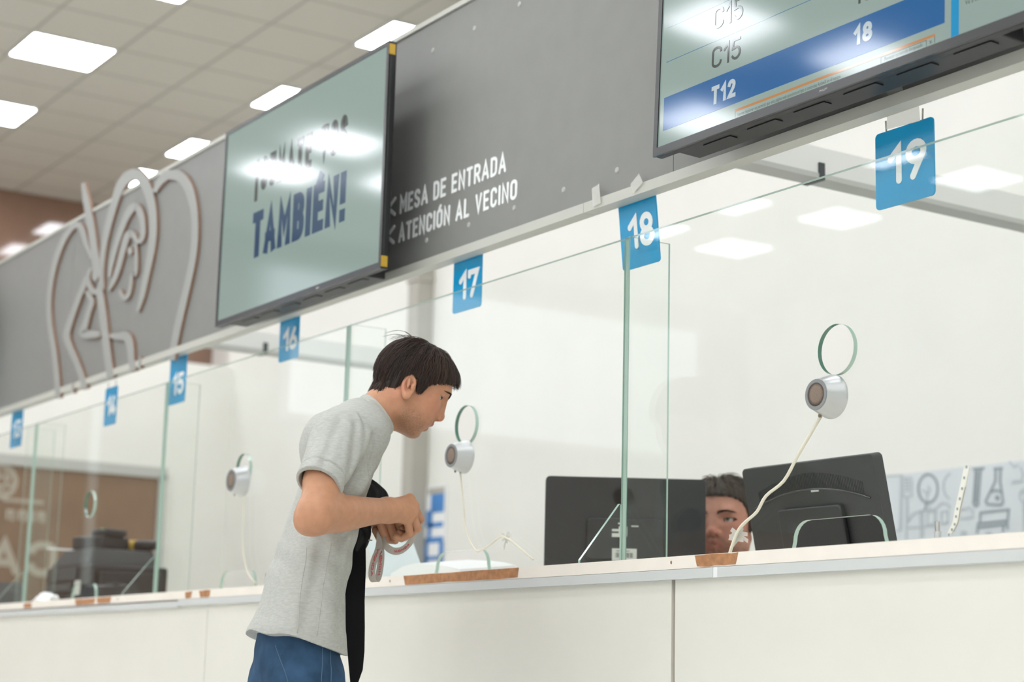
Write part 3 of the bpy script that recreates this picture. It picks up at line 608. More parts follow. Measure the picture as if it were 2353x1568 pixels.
# ------------------------------------------------------------------ ceiling lights
def light_proto():
    t = thing('ceiling_light', '', 'ceiling light', (0, 0, H), 0, 'square LED panels in the tiled ceiling')
    MB().prism(rounded(0.012, 0.555, 0.012, 0.598, 0.025, 3), lambda u, v, s: (u, v, s), -0.012, 0.0).build('diffuser', 'lamp', t)
    f = MB()
    f.box(0, 0.567, 0, 0.012, -0.014, 0).box(0, 0.567, 0.598, 0.61, -0.014, 0).box(0, 0.012, 0.012, 0.598, -0.014, 0).box(0.555, 0.567, 0.012, 0.598, -0.014, 0)
    f.build('frame', 'lampframe', t)
    return t


def dup(root, loc, label=None, group=None, rz=None):
    r = root.copy()
    COL.objects.link(r)
    r.location = loc
    if rz is not None:
        r.rotation_euler = (0, 0, rz)
    if label:
        r['label'] = label
    if group:
        r['group'] = group
    for ch in list(root.children):
        c = ch.copy()
        COL.objects.link(c)
        c.parent = r
        for g in ch.children:
            d = g.copy()
            COL.objects.link(d)
            d.parent = c
    return r


LL = {(0, -12.47): 'bright square ceiling light, whole and largest, high above the grey emblem',
      (0, -14.17): 'bright square ceiling light cut by the picture edge below the largest light',
      (0, -10.77): 'ceiling light of which only a corner shows at the top edge',
      (1, -10.77): 'ceiling light just above the right top corner of the first wall screen',
      (1, -12.47): 'ceiling light half hidden behind the top edge of the first wall screen',
      (1, -14.17): 'ceiling light between the first wall screen and the grey emblem',
      (1, -15.3): 'ceiling light behind the tip of the grey emblem'}
REG = [-12.47 + 1.7 * j for j in range(-2, 11)]
ROWS = [(3.175, [-15.3, -14.17, -12.47, -10.77]), (1.27, REG), (-0.635, REG), (-2.54, REG),
        (-4.8, [-14.3, -13.2, -11.0, -8.55, -6.3, -4.1, -1.9, 0.3, 2.5, 4.7]), (-5.85, [-14.0, -12.0, -10.0, -8.35, -6.2, -4.0, -1.8, 0.4, 2.6, 4.8]),
        (-8.25, [-13.9, -12.7] + REG[3:]), (-9.4, [-14.0] + REG[2:])]
lp = light_proto()
first = True
for ri, (y, xs) in enumerate(ROWS):
    for x in xs:
        lab = LL.get((1 - ri, round(x, 2)), 'square LED panel of the ceiling rows outside the picture')
        if first:
            lp.location = (x, y, H); lp['label'] = lab
            first = False
        else:
            dup(lp, (x, y, H), lab)

# ------------------------------------------------------------------ the grey bulkhead over the counter
bh = thing('bulkhead', 'long grey bulkhead board over the counter with white lettering and line emblem', 'bulkhead', (0, 0, 0))
segs = [(-16.2, -7.046), (-7.044, -3.091), (-3.089, 4.0)]
for a, b in segs:
    MB().box(a, b, 0, 0.03, 1.945, 2.632).build('board', 'fascia', bh)
es = MB().box(-16.2, -3.42, -0.012, 0.026, 1.922, 1.946).box(-3.418, 4.0, -0.012, 0.026, 1.922, 1.946)
es.build('edge_strip', 'alu', bh)
MB().box(-16.2, 4.0, -0.006, 0.036, 2.632, 2.646).build('top_strip', 'alu', bh)
for zc in (2.003, 2.548):
    for k in range(0, 58):
        x = -1.99 - 0.2187 * k
        if x < -5.6:
            continue
        if zc > 2.5 and not -4.4 < x < -2.8:
            continue
        c = MB().lathe([(0.0001, -0.0022), (0.006, -0.002), (0.0075, 0.0)], lambda a, b, t, x=x, zc=zc: (x + a, t, zc + b), 12)
        c.build('screw_cap', 'cap', bh)
t1 = MB(); letters(t1, 'MESA DE ENTRADA', -4.333, -3.783, 2.108, 0.0535, 0.0046, XZ, -0.0012, 0.0, 0.14)
t1.build('lettering', 'white', bh)
t2 = MB(); letters(t2, 'ATENCI\u00d3N AL VECINO', -4.334, -3.728, 2.025, 0.0535, 0.0046, XZ, -0.0012, 0.0, 0.14)
t2.build('lettering', 'white', bh)
for zc in (2.1365, 2.054):
    c = MB()
    stroke(c, [(-4.362, zc + 0.024), (-4.40, zc + 0.003), (-4.362, zc - 0.022)], 0.005, XZ, -0.0012, 0)
    c.build('chevron', 'white', bh)
em = MB()
for ei, (L_, Rr_) in enumerate(EMBLEM):
    ey = -0.011 - 0.0002 * ei
    for i in range(len(L_) - 1):
        em.hexa([(L_[i][0], ey, L_[i][1]), (L_[i + 1][0], ey, L_[i + 1][1]), (Rr_[i + 1][0], ey, Rr_[i + 1][1]), (Rr_[i][0], ey, Rr_[i][1])],
                [(L_[i][0], 0, L_[i][1]), (L_[i + 1][0], 0, L_[i + 1][1]), (Rr_[i + 1][0], 0, Rr_[i + 1][1]), (Rr_[i][0], 0, Rr_[i][1])])
        em.mi[-6:] = [0, 0, 1, 1, 1, 1]
em.build('line_emblem', ['emblem', 'mdf'], bh)

# ------------------------------------------------------------------ wall screens
def tv(label, x0, x1, z0, z1, tilt=0.0):
    """front face at y=-0.14; tilt > 0 leans the top forwards"""
    t = thing('wall_screen', label, 'screen', (x0, -0.14, z0), 0, 'flat screens on the grey bulkhead')
    t.rotation_euler = (tilt, 0, 0)
    w, h = x1 - x0, z1 - z0
    cs = MB()
    cs.prism([(0, 0), (w, 0), (w, h), (0, h)], XZ, 0.0015, 0.022)
    cs.prism([(0.05, 0.004), (w - 0.13, 0.004), (w - 0.2, h - 0.2), (0.12, h - 0.2)], XZ, 0.022, 0.085)
    bevel(cs.build('casing', 'black', t), 0.004)
    bz = MB()
    b, bb = 0.013, 0.018
    bz.box(0, w, -0.004, 0.0015, 0, bb).box(0, w, -0.004, 0.0015, h - b, h).box(0, b, -0.004, 0.0015, bb, h - b).box(w - b, w, -0.004, 0.0015, bb, h - b)
    bz.build('bezel', 'bezel', t)
    MB().box(b, w - b, -0.001, 0.0015, bb, h - b).build('panel', 'screenteal', t)
    MB().box(w * 0.3, w * 0.7, 0.085, 0.122, h * 0.3, h * 0.6).build('wall_bracket', 'black', t)
    for k in range(6):
        xa = w * (0.12 + 0.13 * k)
        MB().box(xa, xa + w * 0.08, 0.03, 0.05, 0.002, 0.006).build('vent_slot', 'black', t)
    return t


def on(t, mb, name, m):
    """detail drawn in room coordinates on the front of a screen"""
    o = mb.build(name, m, t)
    x, _, z = t.location
    for q in o.data.vertices:
        q.co = Vector((q.co.x - x, q.co.y, q.co.z - z))
    return o


TVZ = 0.63
t = tv('wall screen reading SUMATE VOS TAMBIEN beside the emblem', -5.245, -4.17, 1.903, 2.545, 0.0)
m_ = MB(); letters(m_, 'i', -5.004, -4.984, 2.262, 0.135, 0.0105, XZ, -0.0016, -0.001, 0.2, 'butt')
letters(m_, 'SUMATE VOS', -4.963, -4.40, 2.288, 0.108, 0.0115, XZ, -0.0016, -0.001, 0.13, 'butt')
on(t, m_, 'headline', 'scrtxt')
m_ = MB(); letters(m_, 'TAMBI\u00c9N!', -5.005, -4.395, 2.08, 0.146, 0.0165, XZ, -0.0016, -0.001, 0.08, 'butt')
on(t, m_, 'headline', 'scrdark')
for zz in (0.005, 0.603):
    s_ = MB()
    s_.box(1.0735, 1.0765, -0.003, 0.016, zz, zz + 0.03)
    s_.build('corner_sticker', 'gold', t)
MB().box(0.70, 0.715, -0.0045, -0.004, 0.006, 0.010).build('maker_mark', 'cap', t)

t = tv('wall screen listing queue numbers C15 and T12 on a blue band', -2.978, -1.903, 1.932, 2.562, math.radians(-2.0))
m_ = MB().box(-2.949, -2.142, -0.0014, -0.001, 1.984, 2.058)
on(t, m_, 'blue_band', 'scrblue')
m_ = MB().box(-2.1266, -2.1085, -0.0014, -0.001, 1.952, 2.54)
on(t, m_, 'cyan_bar', 'scrcyan')
m_ = MB()
for z in (2.2165, 2.138, 2.295, 2.374):
    m_.box(-2.946, -2.142, -0.0013, -0.001, z - 0.0006, z + 0.0006)
on(t, m_, 'row_line', 'scrline')
m_ = MB().box(-2.7114, -2.165, -0.0014, -0.001, 1.9655, 1.9705)
on(t, m_, 'orange_line', 'scror')
m_ = MB()
for a, b, c, d in ((-2.7114, -2.7104, 1.953, 1.966), (-2.166, -2.165, 1.953, 1.966), (-2.2992, -2.1850, 1.9635, 1.9643), (-2.2992, -2.2984, 1.952, 1.964), (-2.1858, -2.185, 1.952, 1.964)):
    m_.box(a, b, -0.0013, -0.001, c, d)
on(t, m_, 'message_box', 'scrtxt')


def scrtext(t, name, s, x, z, size, m, width=None, **k):
    return text_mesh(name, s, x - t.location.x, z - t.location.z, size, -0.0017, m, t, width, **k)


for txt, x0, x1, z0, h_, hw_, m0 in (('C15', -2.7905, -2.699, 2.0785, 0.046, 0.0028, 'scrtxt'), ('C15', -2.7885, -2.6955, 2.164, 0.047, 0.0028, 'scrtxt'), ('C15', -2.79, -2.697, 2.246, 0.047, 0.0028, 'scrtxt'),
                                 ('T12', -2.788, -2.712, 1.999, 0.040, 0.0045, 'scrwhite'), ('18', -2.370, -2.3215, 2.0065, 0.0385, 0.0045, 'scrwhite'), ('15', -2.370, -2.322, 2.0875, 0.044, 0.0028, 'scrtxt')):
    m_ = MB()
    letters(m_, txt, x0, x1, z0, h_, hw_, XZ, -0.0018, -0.0012, 0.14, 'butt')
    on(t, m_, 'queue_number', m0)
scrtext(t, 'message', 'Internet Explorer no permiti\u00f3 que esta p\u00e1gina web ejecutara scripts o controles ActiveX en el equipo.', -2.704, 1.954, 0.0105, 'scrtxt', 0.30)
scrtext(t, 'message', 'Permitir contenido bloqueado', -2.29, 1.955, 0.0105, 'scrtxt', 0.096)
scrtext(t, 'message', 'x', -2.178, 1.9545, 0.013, 'scrtxt')
scrtext(t, 'message', 'Ve a co', -2.0936, 2.002, 0.012, 'scrtxt', 0.032)
scrtext(t, 'maker_mark', 'PHILIPS', -2.4584, 1.9385, 0.0065, 'cap', 0.022)
for o in t.children:
    if o.name.startswith('maker_mark'):
        for q in o.data.vertices:
            q.co.y -= 0.003

tv('dark wall screen beyond the picture edge past the emblem', -9.09, -8.02, 1.91, 2.55, math.radians(1.5))

# ------------------------------------------------------------------ the counter
ct = thing('service_counter', 'long white service counter with chipped cream edge and grey rail', 'counter')
MB().box(-13.0, 3.9, -0.118, 0.55, 1.055, 1.081).build('worktop', 'ledge', ct)
for a, b in ((-13.0, -5.262), (-5.2585, -2.946), (-2.934, 3.9)):
    MB().box(a, b, -0.108, -0.09, 0.0, 1.04).build('front_panel', 'counter', ct)
MB().box(-13.0, 3.9, -0.09, -0.07, 0.0, 1.055).build('backing_board', 'chip', ct)
for a, b, dz in ((-13.0, -5.47, -0.004), (-5.469, -2.80, 0.0), (-2.785, 3.9, 0.0)):
    MB().box(a, b, -0.121, -0.108, 1.034 + dz, 1.054 + dz).build('rail', 'rail', ct)
MB().box(-2.80, -2.785, -0.119, -0.108, 1.034, 1.054).build('rail_joint', 'white', ct)
for k in range(7):
    x = -12.5 + 2.7 * k
    MB().box(x, x + 0.03, -0.07, 0.5, 0, 1.055).build('side_support', 'counter', ct)
for a, b, zlo, zhi in ((-6.99, -6.90, 1.0565, 1.076), (-6.42, -6.215, 1.0565, 1.078), (-6.20, -6.06, 1.0565, 1.079), (-5.42, -5.366, 1.056, 1.078), (-5.31, -5.226, 1.056, 1.079),
                       (-4.03, -3.50, 1.0565, 1.0805), (-2.858, -2.725, 1.056, 1.0805)):
    n = 7
    up = [(a + (b - a) * i / n + 0.0, zhi - rnd.random() * 0.002) for i in range(n + 1)]
    lo = [(a + 0.012 + (b - a - 0.02) * i / n + (rnd.random() - 0.5) * 0.01, zlo + rnd.random() * 0.002) for i in range(n + 1)]
    MB().prism(up + lo[::-1], XZ, -0.1192, -0.1175).build('chipped_patch', 'chip', ct)
for x in (-4.1, -3.92, -3.81, -2.935, -6.0):
    MB().lathe([(0.0001, -0.1193), (0.002, -0.1192), (0.0024, -0.118)], lambda a, b, t, x=x: (x + a, t, 1.069 + b * 1.6), 8).build('edge_knock', 'mdf', ct)

# ------------------------------------------------------------------ glass screens
from mathutils.geometry import tessellate_polygon


def plate(outer, holes, y0, y1):
    mb = MB()
    loops = [outer] + holes
    flat = [p for l in loops for p in l]
    tris = tessellate_polygon([[Vector((a, b, 0)) for a, b in l] for l in loops])
    n = len(flat)
    mb.add([(a, y0, b) for a, b in flat] + [(a, y1, b) for a, b in flat],
           [tuple(t) for t in tris] + [tuple(i + n for i in reversed(t)) for t in tris], 0)
    o = 0
    for li, l in enumerate(loops):
        k = len(l)
        for i in range(k):
            j = (i + 1) % k
            a, b = l[i], l[j]
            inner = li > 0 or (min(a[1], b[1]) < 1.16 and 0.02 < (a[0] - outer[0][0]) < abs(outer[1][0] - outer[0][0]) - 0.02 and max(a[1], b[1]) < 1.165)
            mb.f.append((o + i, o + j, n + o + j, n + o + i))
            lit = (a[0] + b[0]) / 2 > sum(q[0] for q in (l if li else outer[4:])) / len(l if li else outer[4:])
            mb.mi.append((1 if lit else 2) if inner else 1)  # light through the glass put into colour: cut-outs paler right, darker left
        o += k
    return mb


EDG = [-1.9125 + 1.3535, -1.9125, -3.266, -4.62, -5.972, -7.37, -8.75]
names = ['glass screen beyond the right edge of the picture', 'large glass screen below the signs 18 and 19, two monitors behind it', 'glass screen in front of the leaning man, below sign 17',
         'glass screen behind the man, below sign 16', 'glass screen below signs 14 and 15, black printer behind it', 'farthest glass screen at the edge below sign 13']
HOLE = {1: (-2.574, 1.475), 2: (-3.947, 1.470), 3: (-5.295, 1.468), 4: (-6.668, 1.449)}
for i in range(6):
    xr, xl = EDG[i] - 0.003, EDG[i + 1] + 0.003
    cx = HOLE.get(i, ((xl + xr) / 2, 1.47))[0]
    if i == 3:
        cx -= 0.0
    cw, chh, r = 0.132, 1.147, 0.04
    notch = [(cx + cw, 1.0815)] + arc(cx + cw - r - 0.008, chh - r, r, r, 0, 90, 6) + arc(cx - cw + r + 0.008, chh - r, r, r, 90, 180, 6) + [(cx - cw, 1.0815)]
    outer = [(xl, 1.0815), (xl, 1.832), (xr, 1.832), (xr, 1.0815)] + notch
    outer = [(xl, 1.0815), (xr, 1.0815)][0:1] + [(xl, 1.832), (xr, 1.832), (xr, 1.0815)] + notch
    hx, hz = HOLE.get(i, (cx, 1.47))
    hole = [(hx + 0.0505 * math.cos(2 * math.pi * k / 40), hz + 0.0505 * math.sin(2 * math.pi * k / 40)) for k in range(40)]
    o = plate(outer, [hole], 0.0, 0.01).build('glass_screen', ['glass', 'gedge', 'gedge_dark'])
    tag(o, names[i], 'glass screen', 'glass screens along the counter')
FIN = ['past sign 19', 'in front of sign 18', 'behind the leaning man', 'in front of sign 15', 'farthest away below sign 13']
for i in range(1, 6):
    x = EDG[i]
    f = MB()
    f.box(x - 0.003, x + 0.003, 0.012, 0.128, 1.0815, 1.838)
    f.mi[0:2] = [0, 0]; f.mi[2:6] = [1, 1, 1, 1]
    o = f.build('glass_fin', ['glass', 'gedge'])
    tag(o, 'narrow upright glass fin at the screen joint ' + FIN[i - 1], 'glass fin', 'glass fins between the screens')
    g = MB()
    g.prism([(-0.002, 1.0815), (-0.114, 1.0815), (-0.114, 1.088), (-0.008, 1.219), (-0.002, 1.219)], lambda u, v, t, x=x: (x + t, u, v), -0.004, 0.004, 0, 1)
    o = g.build('glass_gusset', ['glass', 'gedge'])
    tag(o, 'small triangular glass gusset at the foot of the screen joint ' + FIN[i - 1], 'glass bracket', 'glass gussets on the counter edge')
o = MB().box(-7.50, -7.494, 0.012, 0.128, 1.0815, 1.83)
o.mi[0:2] = [0, 0]; o.mi[2:6] = [1] * 4
tag(o.build('glass_fin', ['glass', 'gedge']), 'second glass fin just past the farthest one below sign 13', 'glass fin', 'glass fins between the screens')

# ------------------------------------------------------------------ intercoms
def intercom(label, x, z, r, cable=None, ang=0.0):
    t = thing('intercom_speaker', label, 'intercom', (x, 0, z), 0, 'round silver intercoms on the glass')
    fn = lambda a, b, d: (a, -d, b)
    MB().lathe([(r, 0.0), (r * 1.0, 0.004), (r * 0.97, 0.008), (r * 0.74, 0.038), (r * 0.71, 0.043), (0.0001, 0.043)], fn, 44).build('body', 'silver', t, True, 40)
    MB().lathe([(r * 0.70, 0.0432), (r * 0.69, 0.0446), (r * 0.54, 0.0446), (r * 0.52, 0.042)], fn, 44).build('rim', 'silverrim', t, True, 40)
    MB().lathe([(r * 0.52, 0.0434), (r * 0.3, 0.0444), (0.0001, 0.0447)], fn, 44).build('grille', 'grille', t, True)
    MB().lathe([(0.0001, 0.004), (0.004, 0.004), (0.004, 0.0)], lambda a, b, d: (a - 0.3 * r, -0.021 - d * 0.5, -r * 0.86 + b), 10).build('sound_hole', 'grille', t)
    if cable:
        pts = [Vector((a - x, -0.012, c - z)) for a, c in cable]
        q = []
        for i in range(len(pts) - 1):
            p0, p1, p2, p3 = pts[max(i - 1, 0)], pts[i], pts[i + 1], pts[min(i + 2, len(pts) - 1)]
            for s in (0, 0.25, 0.5, 0.75):
                q.append(0.5 * ((2 * p1) + (p2 - p0) * s + (2 * p0 - 5 * p1 + 4 * p2 - p3) * s * s + (3 * p1 - p0 - 3 * p2 + p3) * s ** 3))
        q.append(pts[-1])
        MB().tube(q, 0.0024 if ang == 0 else ang, 8).build('cable', 'wire', t, True)
    return t


intercom('silver round intercom with a long cream cable on the screen below sign 19', -2.583, 1.382, 0.0435,
         [(-2.604, 1.345), (-2.635, 1.312), (-2.673, 1.271), (-2.712, 1.227), (-2.765, 1.201), (-2.793, 1.171), (-2.829, 1.152), (-2.852, 1.135), (-2.869, 1.108), (-2.88, 1.085)], 0.0033)
intercom('silver round intercom on the glass in front of the leaning man', -3.94, 1.3855, 0.043,
         [(-3.945, 1.345), (-3.926, 1.273), (-3.914, 1.217), (-3.891, 1.172), (-3.858, 1.143), (-3.838, 1.141), (-3.798, 1.151), (-3.749, 1.17), (-3.72, 1.167), (-3.671, 1.145), (-3.6, 1.109)])
intercom('silver round intercom on the screen behind the man below sign 16', -5.283, 1.428, 0.050,
         [(-5.255, 1.38), (-5.244, 1.296), (-5.240, 1.23), (-5.224, 1.186), (-5.186, 1.131), (-5.127, 1.10)])

# clear tape holding cables and signs
def tape_star(label, x, z, n, rr, y=-0.0035):
    mb = MB()
    for k in range(n):
        a = rnd.uniform(0, math.pi)
        l, w = rr * rnd.uniform(0.6, 1.1), rr * 0.16
        d = Vector((math.cos(a), math.sin(a)))
        s = Vector((-d.y, d.x)) * w
        ox, oz = x + rnd.uniform(-1, 1) * rr * 0.25, z + rnd.uniform(-1, 1) * rr * 0.25
        yy = y - 0.0003 * k
        P = [Vector((ox, oz)) + d * l + s, Vector((ox, oz)) + d * l * 0.9 - s, Vector((ox, oz)) - d * l - s * 0.6, Vector((ox, oz)) - d * l * 1.05 + s]
        mb.prism([tuple(p) for p in P], XZ, yy, yy + 0.0004)
    tag(mb.build('tape_patch', 'tape'), label, 'tape', 'clear tape on the glass')
tape_star('crumpled clear tape over the cable end beside the clerk', -2.862, 1.125, 7, 0.03)
tape_star('crumpled clear tape over the cable loop right of the leaning man', -3.735, 1.165, 5, 0.022)

# ------------------------------------------------------------------ number signs
def sign(num, x0, x1, z0, z1, dz, label, tilt=0.0, cords=True, dx=0.0):
    w, h = x1 - x0, z1 - z0
    t = thing('number_sign', label, 'number sign', ((x0 + x1) / 2, 0.032, z1), 0, 'blue window number signs')
    t.rotation_euler = (tilt, 0, 0)
    MB().prism(rounded(-w / 2, w / 2, -h, 0, 0.009), XZ, -0.0015, 0.0015).build('panel', 'sign', t)
    d = MB()
    k = min(h, 0.152) * 0.52
    letters(d, num[0], -w * 0.28, -w * 0.28 + 0.037, -dz - k, k, 0.0075, XZ, -0.0024, -0.0015)
    d.build('numeral', 'signdig', t)
    d = MB()
    letters(d, num[1], w * 0.03, w * 0.03 + 0.054, -dz - k, k, 0.0075, XZ, -0.0024, -0.0015)
    d.build('numeral', 'signdig', t)
    up = 1.917 - z1
    if up > 0.004:
        for s in (-0.62, 0.62):
            MB().tube([(s * w / 2, 0, -0.003), (s * w / 2 * 1.03, 0, up)], 0.0018, 6).build('hanging_cord', 'cord', t)
    return t


sign('19', -2.4895, -2.335, 1.741, 1.895, 0.034, 'blue number sign 19 hanging clear on two cords')
sign('18', -3.338, -3.196, 1.772, 1.934, 0.0395, 'blue number sign 18 swung out at the bottom', math.radians(6.0))
sign('17', -4.079, -3.937, 1.785, 1.934, 0.0415, 'blue number sign 17 above the leaning man')
sign('16', -5.136, -5.0, 1.794, 1.934, 0.0375, 'blue number sign 16 just past the first wall screen')
sign('15', -6.021, -5.876, 1.757, 1.934, 0.0675, 'blue number sign 15 right of the emblem foot')
sign('14', -6.655, -6.532, 1.748, 1.895, 0.035, 'blue number sign 14 under the emblem')
sign('13', -7.79, -7.644, 1.769, 1.934, 0.0475, 'blue number sign 13, last one before the picture edge')

def tape_rect(label, x, z, w, h, y, m='tape', rot=0.0):
    mb = MB()
    c, s = math.cos(rot), math.sin(rot)
    P = [(x + a * c - b * s, z + a * s + b * c) for a, b in ((-w, -h), (w, -h * 1.05), (w * 0.9, h), (-w * 0.95, h * 0.96))]
    mb.prism(P, XZ, y, y + 0.0006)
    tag(mb.build('tape_strip', m), label, 'tape', 'tape strips on the bulkhead edge')
tape_rect('strip of silvery tape on the bulkhead edge left of sign 18', -3.362, 1.952, 0.016, 0.024, -0.0165, 'tape', 0.15)
tape_rect('strip of tape on the bulkhead edge over sign 18', -3.205, 1.947, 0.02, 0.014, -0.0165, 'tape', 0.5)
tape_rect('clear tape between the cords of sign 19', -2.41, 1.912, 0.045, 0.017, 0.027, 'tape', -0.05)
tape_rect('strip of clear tape under the screen above sign 19', -2.405, 1.965, 0.02, 0.02, -0.0015, 'tape', 0.3)

# ------------------------------------------------------------------ things on the worktop
ZT = 1.0815
def monitor(name_label, cx, cy, rz, w, h, z0, tilt, wide):
    t = thing('monitor', name_label, 'monitor', (cx, cy, ZT), rz, 'black monitors seen from behind')
    hd = z0 - ZT
    T = Matrix.Translation((0, 0, hd)) @ Matrix.Rotation(tilt, 4, 'X')
    def put(mb, n, m, bv=0.0, par=None, smooth=False):
        mb.v = [tuple(T @ Vector(p)) for p in mb.v]
        o = mb.build(n, m, par or t, smooth, 40 if smooth else None)
        if bv:
            bevel(o, bv, 3)
        return o
    put(MB().prism(rounded(-w / 2, w / 2, 0, h, 0.012), XZ, 0.0, 0.03), 'casing', 'dark', 0.003)
    put(MB().box(-w / 2 + 0.012, w / 2 - 0.012, 0.03, 0.0305, 0.016, h - 0.012), 'display', 'scrdark')
    put(MB().prism(rounded(-w * 0.24, w * 0.24, 0.03, h * 0.56, 0.012), XZ, -0.014, 0.0), 'rear_housing', 'dark', 0.004)
    MB().box(-0.03, 0.03, 0.0, 0.02, 0.01, hd + 0.12).build('stand_neck', 'black', t)
    bevel(MB().box(-0.11, 0.11, -0.06, 0.12, 0.0, 0.012).build('stand_foot', 'black', t), 0.004)
    return t, put


vd = math.atan2(0.836, 0.547)
mt, put = monitor('wide black monitor seen from behind with white barcode labels', -3.870, 0.460, vd, 0.427, 0.25, 1.115, 0.0, True)
put(MB().box(-0.035, 0.03, -0.0148, -0.0141, 0.028, 0.06), 'barcode_label', 'sticker')
bc = MB()
for k in range(16):
    x = -0.026 + k * 0.003
    bc.box(x, x + (0.0017 if k % 3 else 0.0008), -0.0152, -0.0148, 0.036, 0.049)
bc.box(-0.024, 0.012, -0.0152, -0.0148, 0.053, 0.0545)
put(bc, 'barcode', 'black')
put(MB().box(-0.036, 0.002, -0.0148, -0.0141, 0.105, 0.111).box(-0.036, 0.001, -0.0148, -0.0141, 0.09, 0.10).box(-0.018, 0.004, -0.0149, -0.0141, 0.092, 0.118)
    .box(-0.02, 0.0, -0.0148, -0.0141, 0.124, 0.128).box(0.015, 0.034, -0.0148, -0.0141, 0.118, 0.121), 'rating_label', 'sticker')
put(MB().lathe([(0.03, 0.0), (0.03, 0.001), (0.026, 0.001), (0.026, 0.0)], lambda a, b, d: (a - 0.005, -0.0002 - d, 0.2 + b), 32), 'round_mark', 'black')

mt, put = monitor('black monitor tilted back with a ribbed curve, in front of the clerk', -3.104, 0.45, math.radians(1), 0.435, 0.236, 1.105, math.radians(13), False)
mr = MB()
for k in range(70):
    u = -0.17 + 0.34 * k / 69
    z = 0.175 - 0.9 * u * u
    mr.box(u - 0.0012, u + 0.0012, -0.0014, 0.0, z, z + 0.035 - 0.35 * abs(u) * 0.12)
put(mr, 'cooling_ribs', 'dark')
mr = MB()
mr.tube([(-0.19 + 0.38 * k / 20, -0.003, 0.172 - 0.9 * (-0.19 + 0.38 * k / 20) ** 2) for k in range(21)], 0.0025, 6)
put(mr, 'curved_ridge', 'bezel')
put(MB().box(0.01, 0.035, -0.004, -0.002, 0.165, 0.172), 'bright_clip', 'silver')

pr = thing('printer', 'large black office printer behind the glass below sign 15', 'printer', (-7.45, 0.36, ZT))
bevel(MB().box(-0.27, 0.27, -0.15, 0.19, 0.0, 0.175).build('body', 'black', pr), 0.012)
hx = MB()
hx.hexa([(-0.25, -0.14, 0.175), (0.2, -0.14, 0.175), (0.2, 0.17, 0.175), (-0.25, 0.17, 0.175)], [(-0.16, -0.12, 0.245), (0.19, -0.12, 0.245), (0.19, 0.15, 0.245), (-0.16, 0.15, 0.245)])
bevel(hx.build('scanner_lid', 'grey', pr), 0.006)
MB().box(-0.2, 0.1, -0.17, -0.15, 0.07, 0.10).build('paper_tray', 'grey', pr)
MB().box(-0.2, 0.12, -0.156, -0.15, 0.115, 0.165).build('front_band', 'grey', pr)
bevel(MB().box(0.2, 0.30, -0.12, 0.15, 0.0, 0.145).build('side_unit', 'black', pr), 0.006)
MB().box(0.11, 0.17, -0.156, -0.1505, 0.05, 0.11).build('label', 'sticker', pr)
sc = thing('label_printer', 'small black device with a green light lying on top of the printer', 'device', (-7.40, 0.33, ZT + 0.2455), 0.3)
bevel(MB().box(-0.11, 0.10, -0.07, 0.07, 0, 0.055).build('body', 'black', sc), 0.01)
bevel(MB().box(0.0, 0.11, -0.06, 0.05, 0.055, 0.085).build('cover', 'black', sc), 0.008)
MB().lathe([(0.0001, 0), (0.006, 0), (0.006, 0.004), (0.0001, 0.004)], lambda a, b, d: (0.04 + a, -0.03 + b, 0.085 + d), 10).build('indicator', mat('green_light', (90, 180, 110), 0.4, emit=(60, 220, 120), estr=0.6), sc)
fl = thing('torch', 'black torch with a yellow band lying on the printer', 'torch', (-7.33, 0.47, ZT + 0.1435), 0.5)
MB().lathe([(0.0001, -0.09), (0.02, -0.085), (0.024, 0.0), (0.024, 0.06), (0.018, 0.09), (0.0001, 0.092)], lambda a, b, d: (d, a, 0.126 + b), 16).build('barrel', 'black', fl, True, 40)
MB().lathe([(0.0255, -0.05), (0.0255, -0.01)], lambda a, b, d: (d, a, 0.126 + b), 16).build('yellow_band', 'gold', fl, True)
o = MB().box(-0.13, 0.08, -0.09, 0.09, 0, 0.006).build('document', 'paper')
o.location = (-7.64, 0.33, ZT + 0.252)
o.rotation_euler = (0, math.radians(4), 0.2)
tag(o, 'white paper lying on the left of the printer lid', 'paper')

tb = thing('small_screen', 'small dark flat screen standing at the far left end of the counter', 'screen', (-7.96, 0.1, ZT), 0.35)
tbo = MB().box(-0.13, 0.13, 0, 0.012, 0.006, 0.12).build('casing', 'grey', tb); tbo.rotation_euler = (math.radians(-8), 0, 0)
MB().box(-0.06, 0.06, -0.03, 0.09, 0, 0.008).build('stand', 'black', tb)
bn = MB()
for k in range(60):
    a, b = rnd.uniform(0, 2 * math.pi), rnd.uniform(0, 1)
rngc = np.random.default_rng(3)
n_, m__ = 14, 8
vs = []
for i in range(m__ + 1):
    for k in range(n_):
        a = 2 * math.pi * k / n_
        e = math.pi / 2 * i / m__
        rr = (0.045 * math.cos(e) + 0.004) * (1 + rngc.uniform(-0.25, 0.25))
        vs.append((rr * 1.9 * math.cos(a), rr * 0.8 * math.sin(a), max(0.001, 0.034 * math.sin(e) * (1 + rngc.uniform(-0.2, 0.2)))))
fs = [(i * n_ + k, i * n_ + (k + 1) % n_, (i + 1) * n_ + (k + 1) % n_, (i + 1) * n_ + k) for i in range(m__) for k in range(n_)]
o = MB().add(vs, fs).build('crumpled_tissue', 'paper')
o.location = (-6.9, -0.058, ZT)
tag(o, 'crumpled white tissue on the counter edge near the far left', 'tissue')

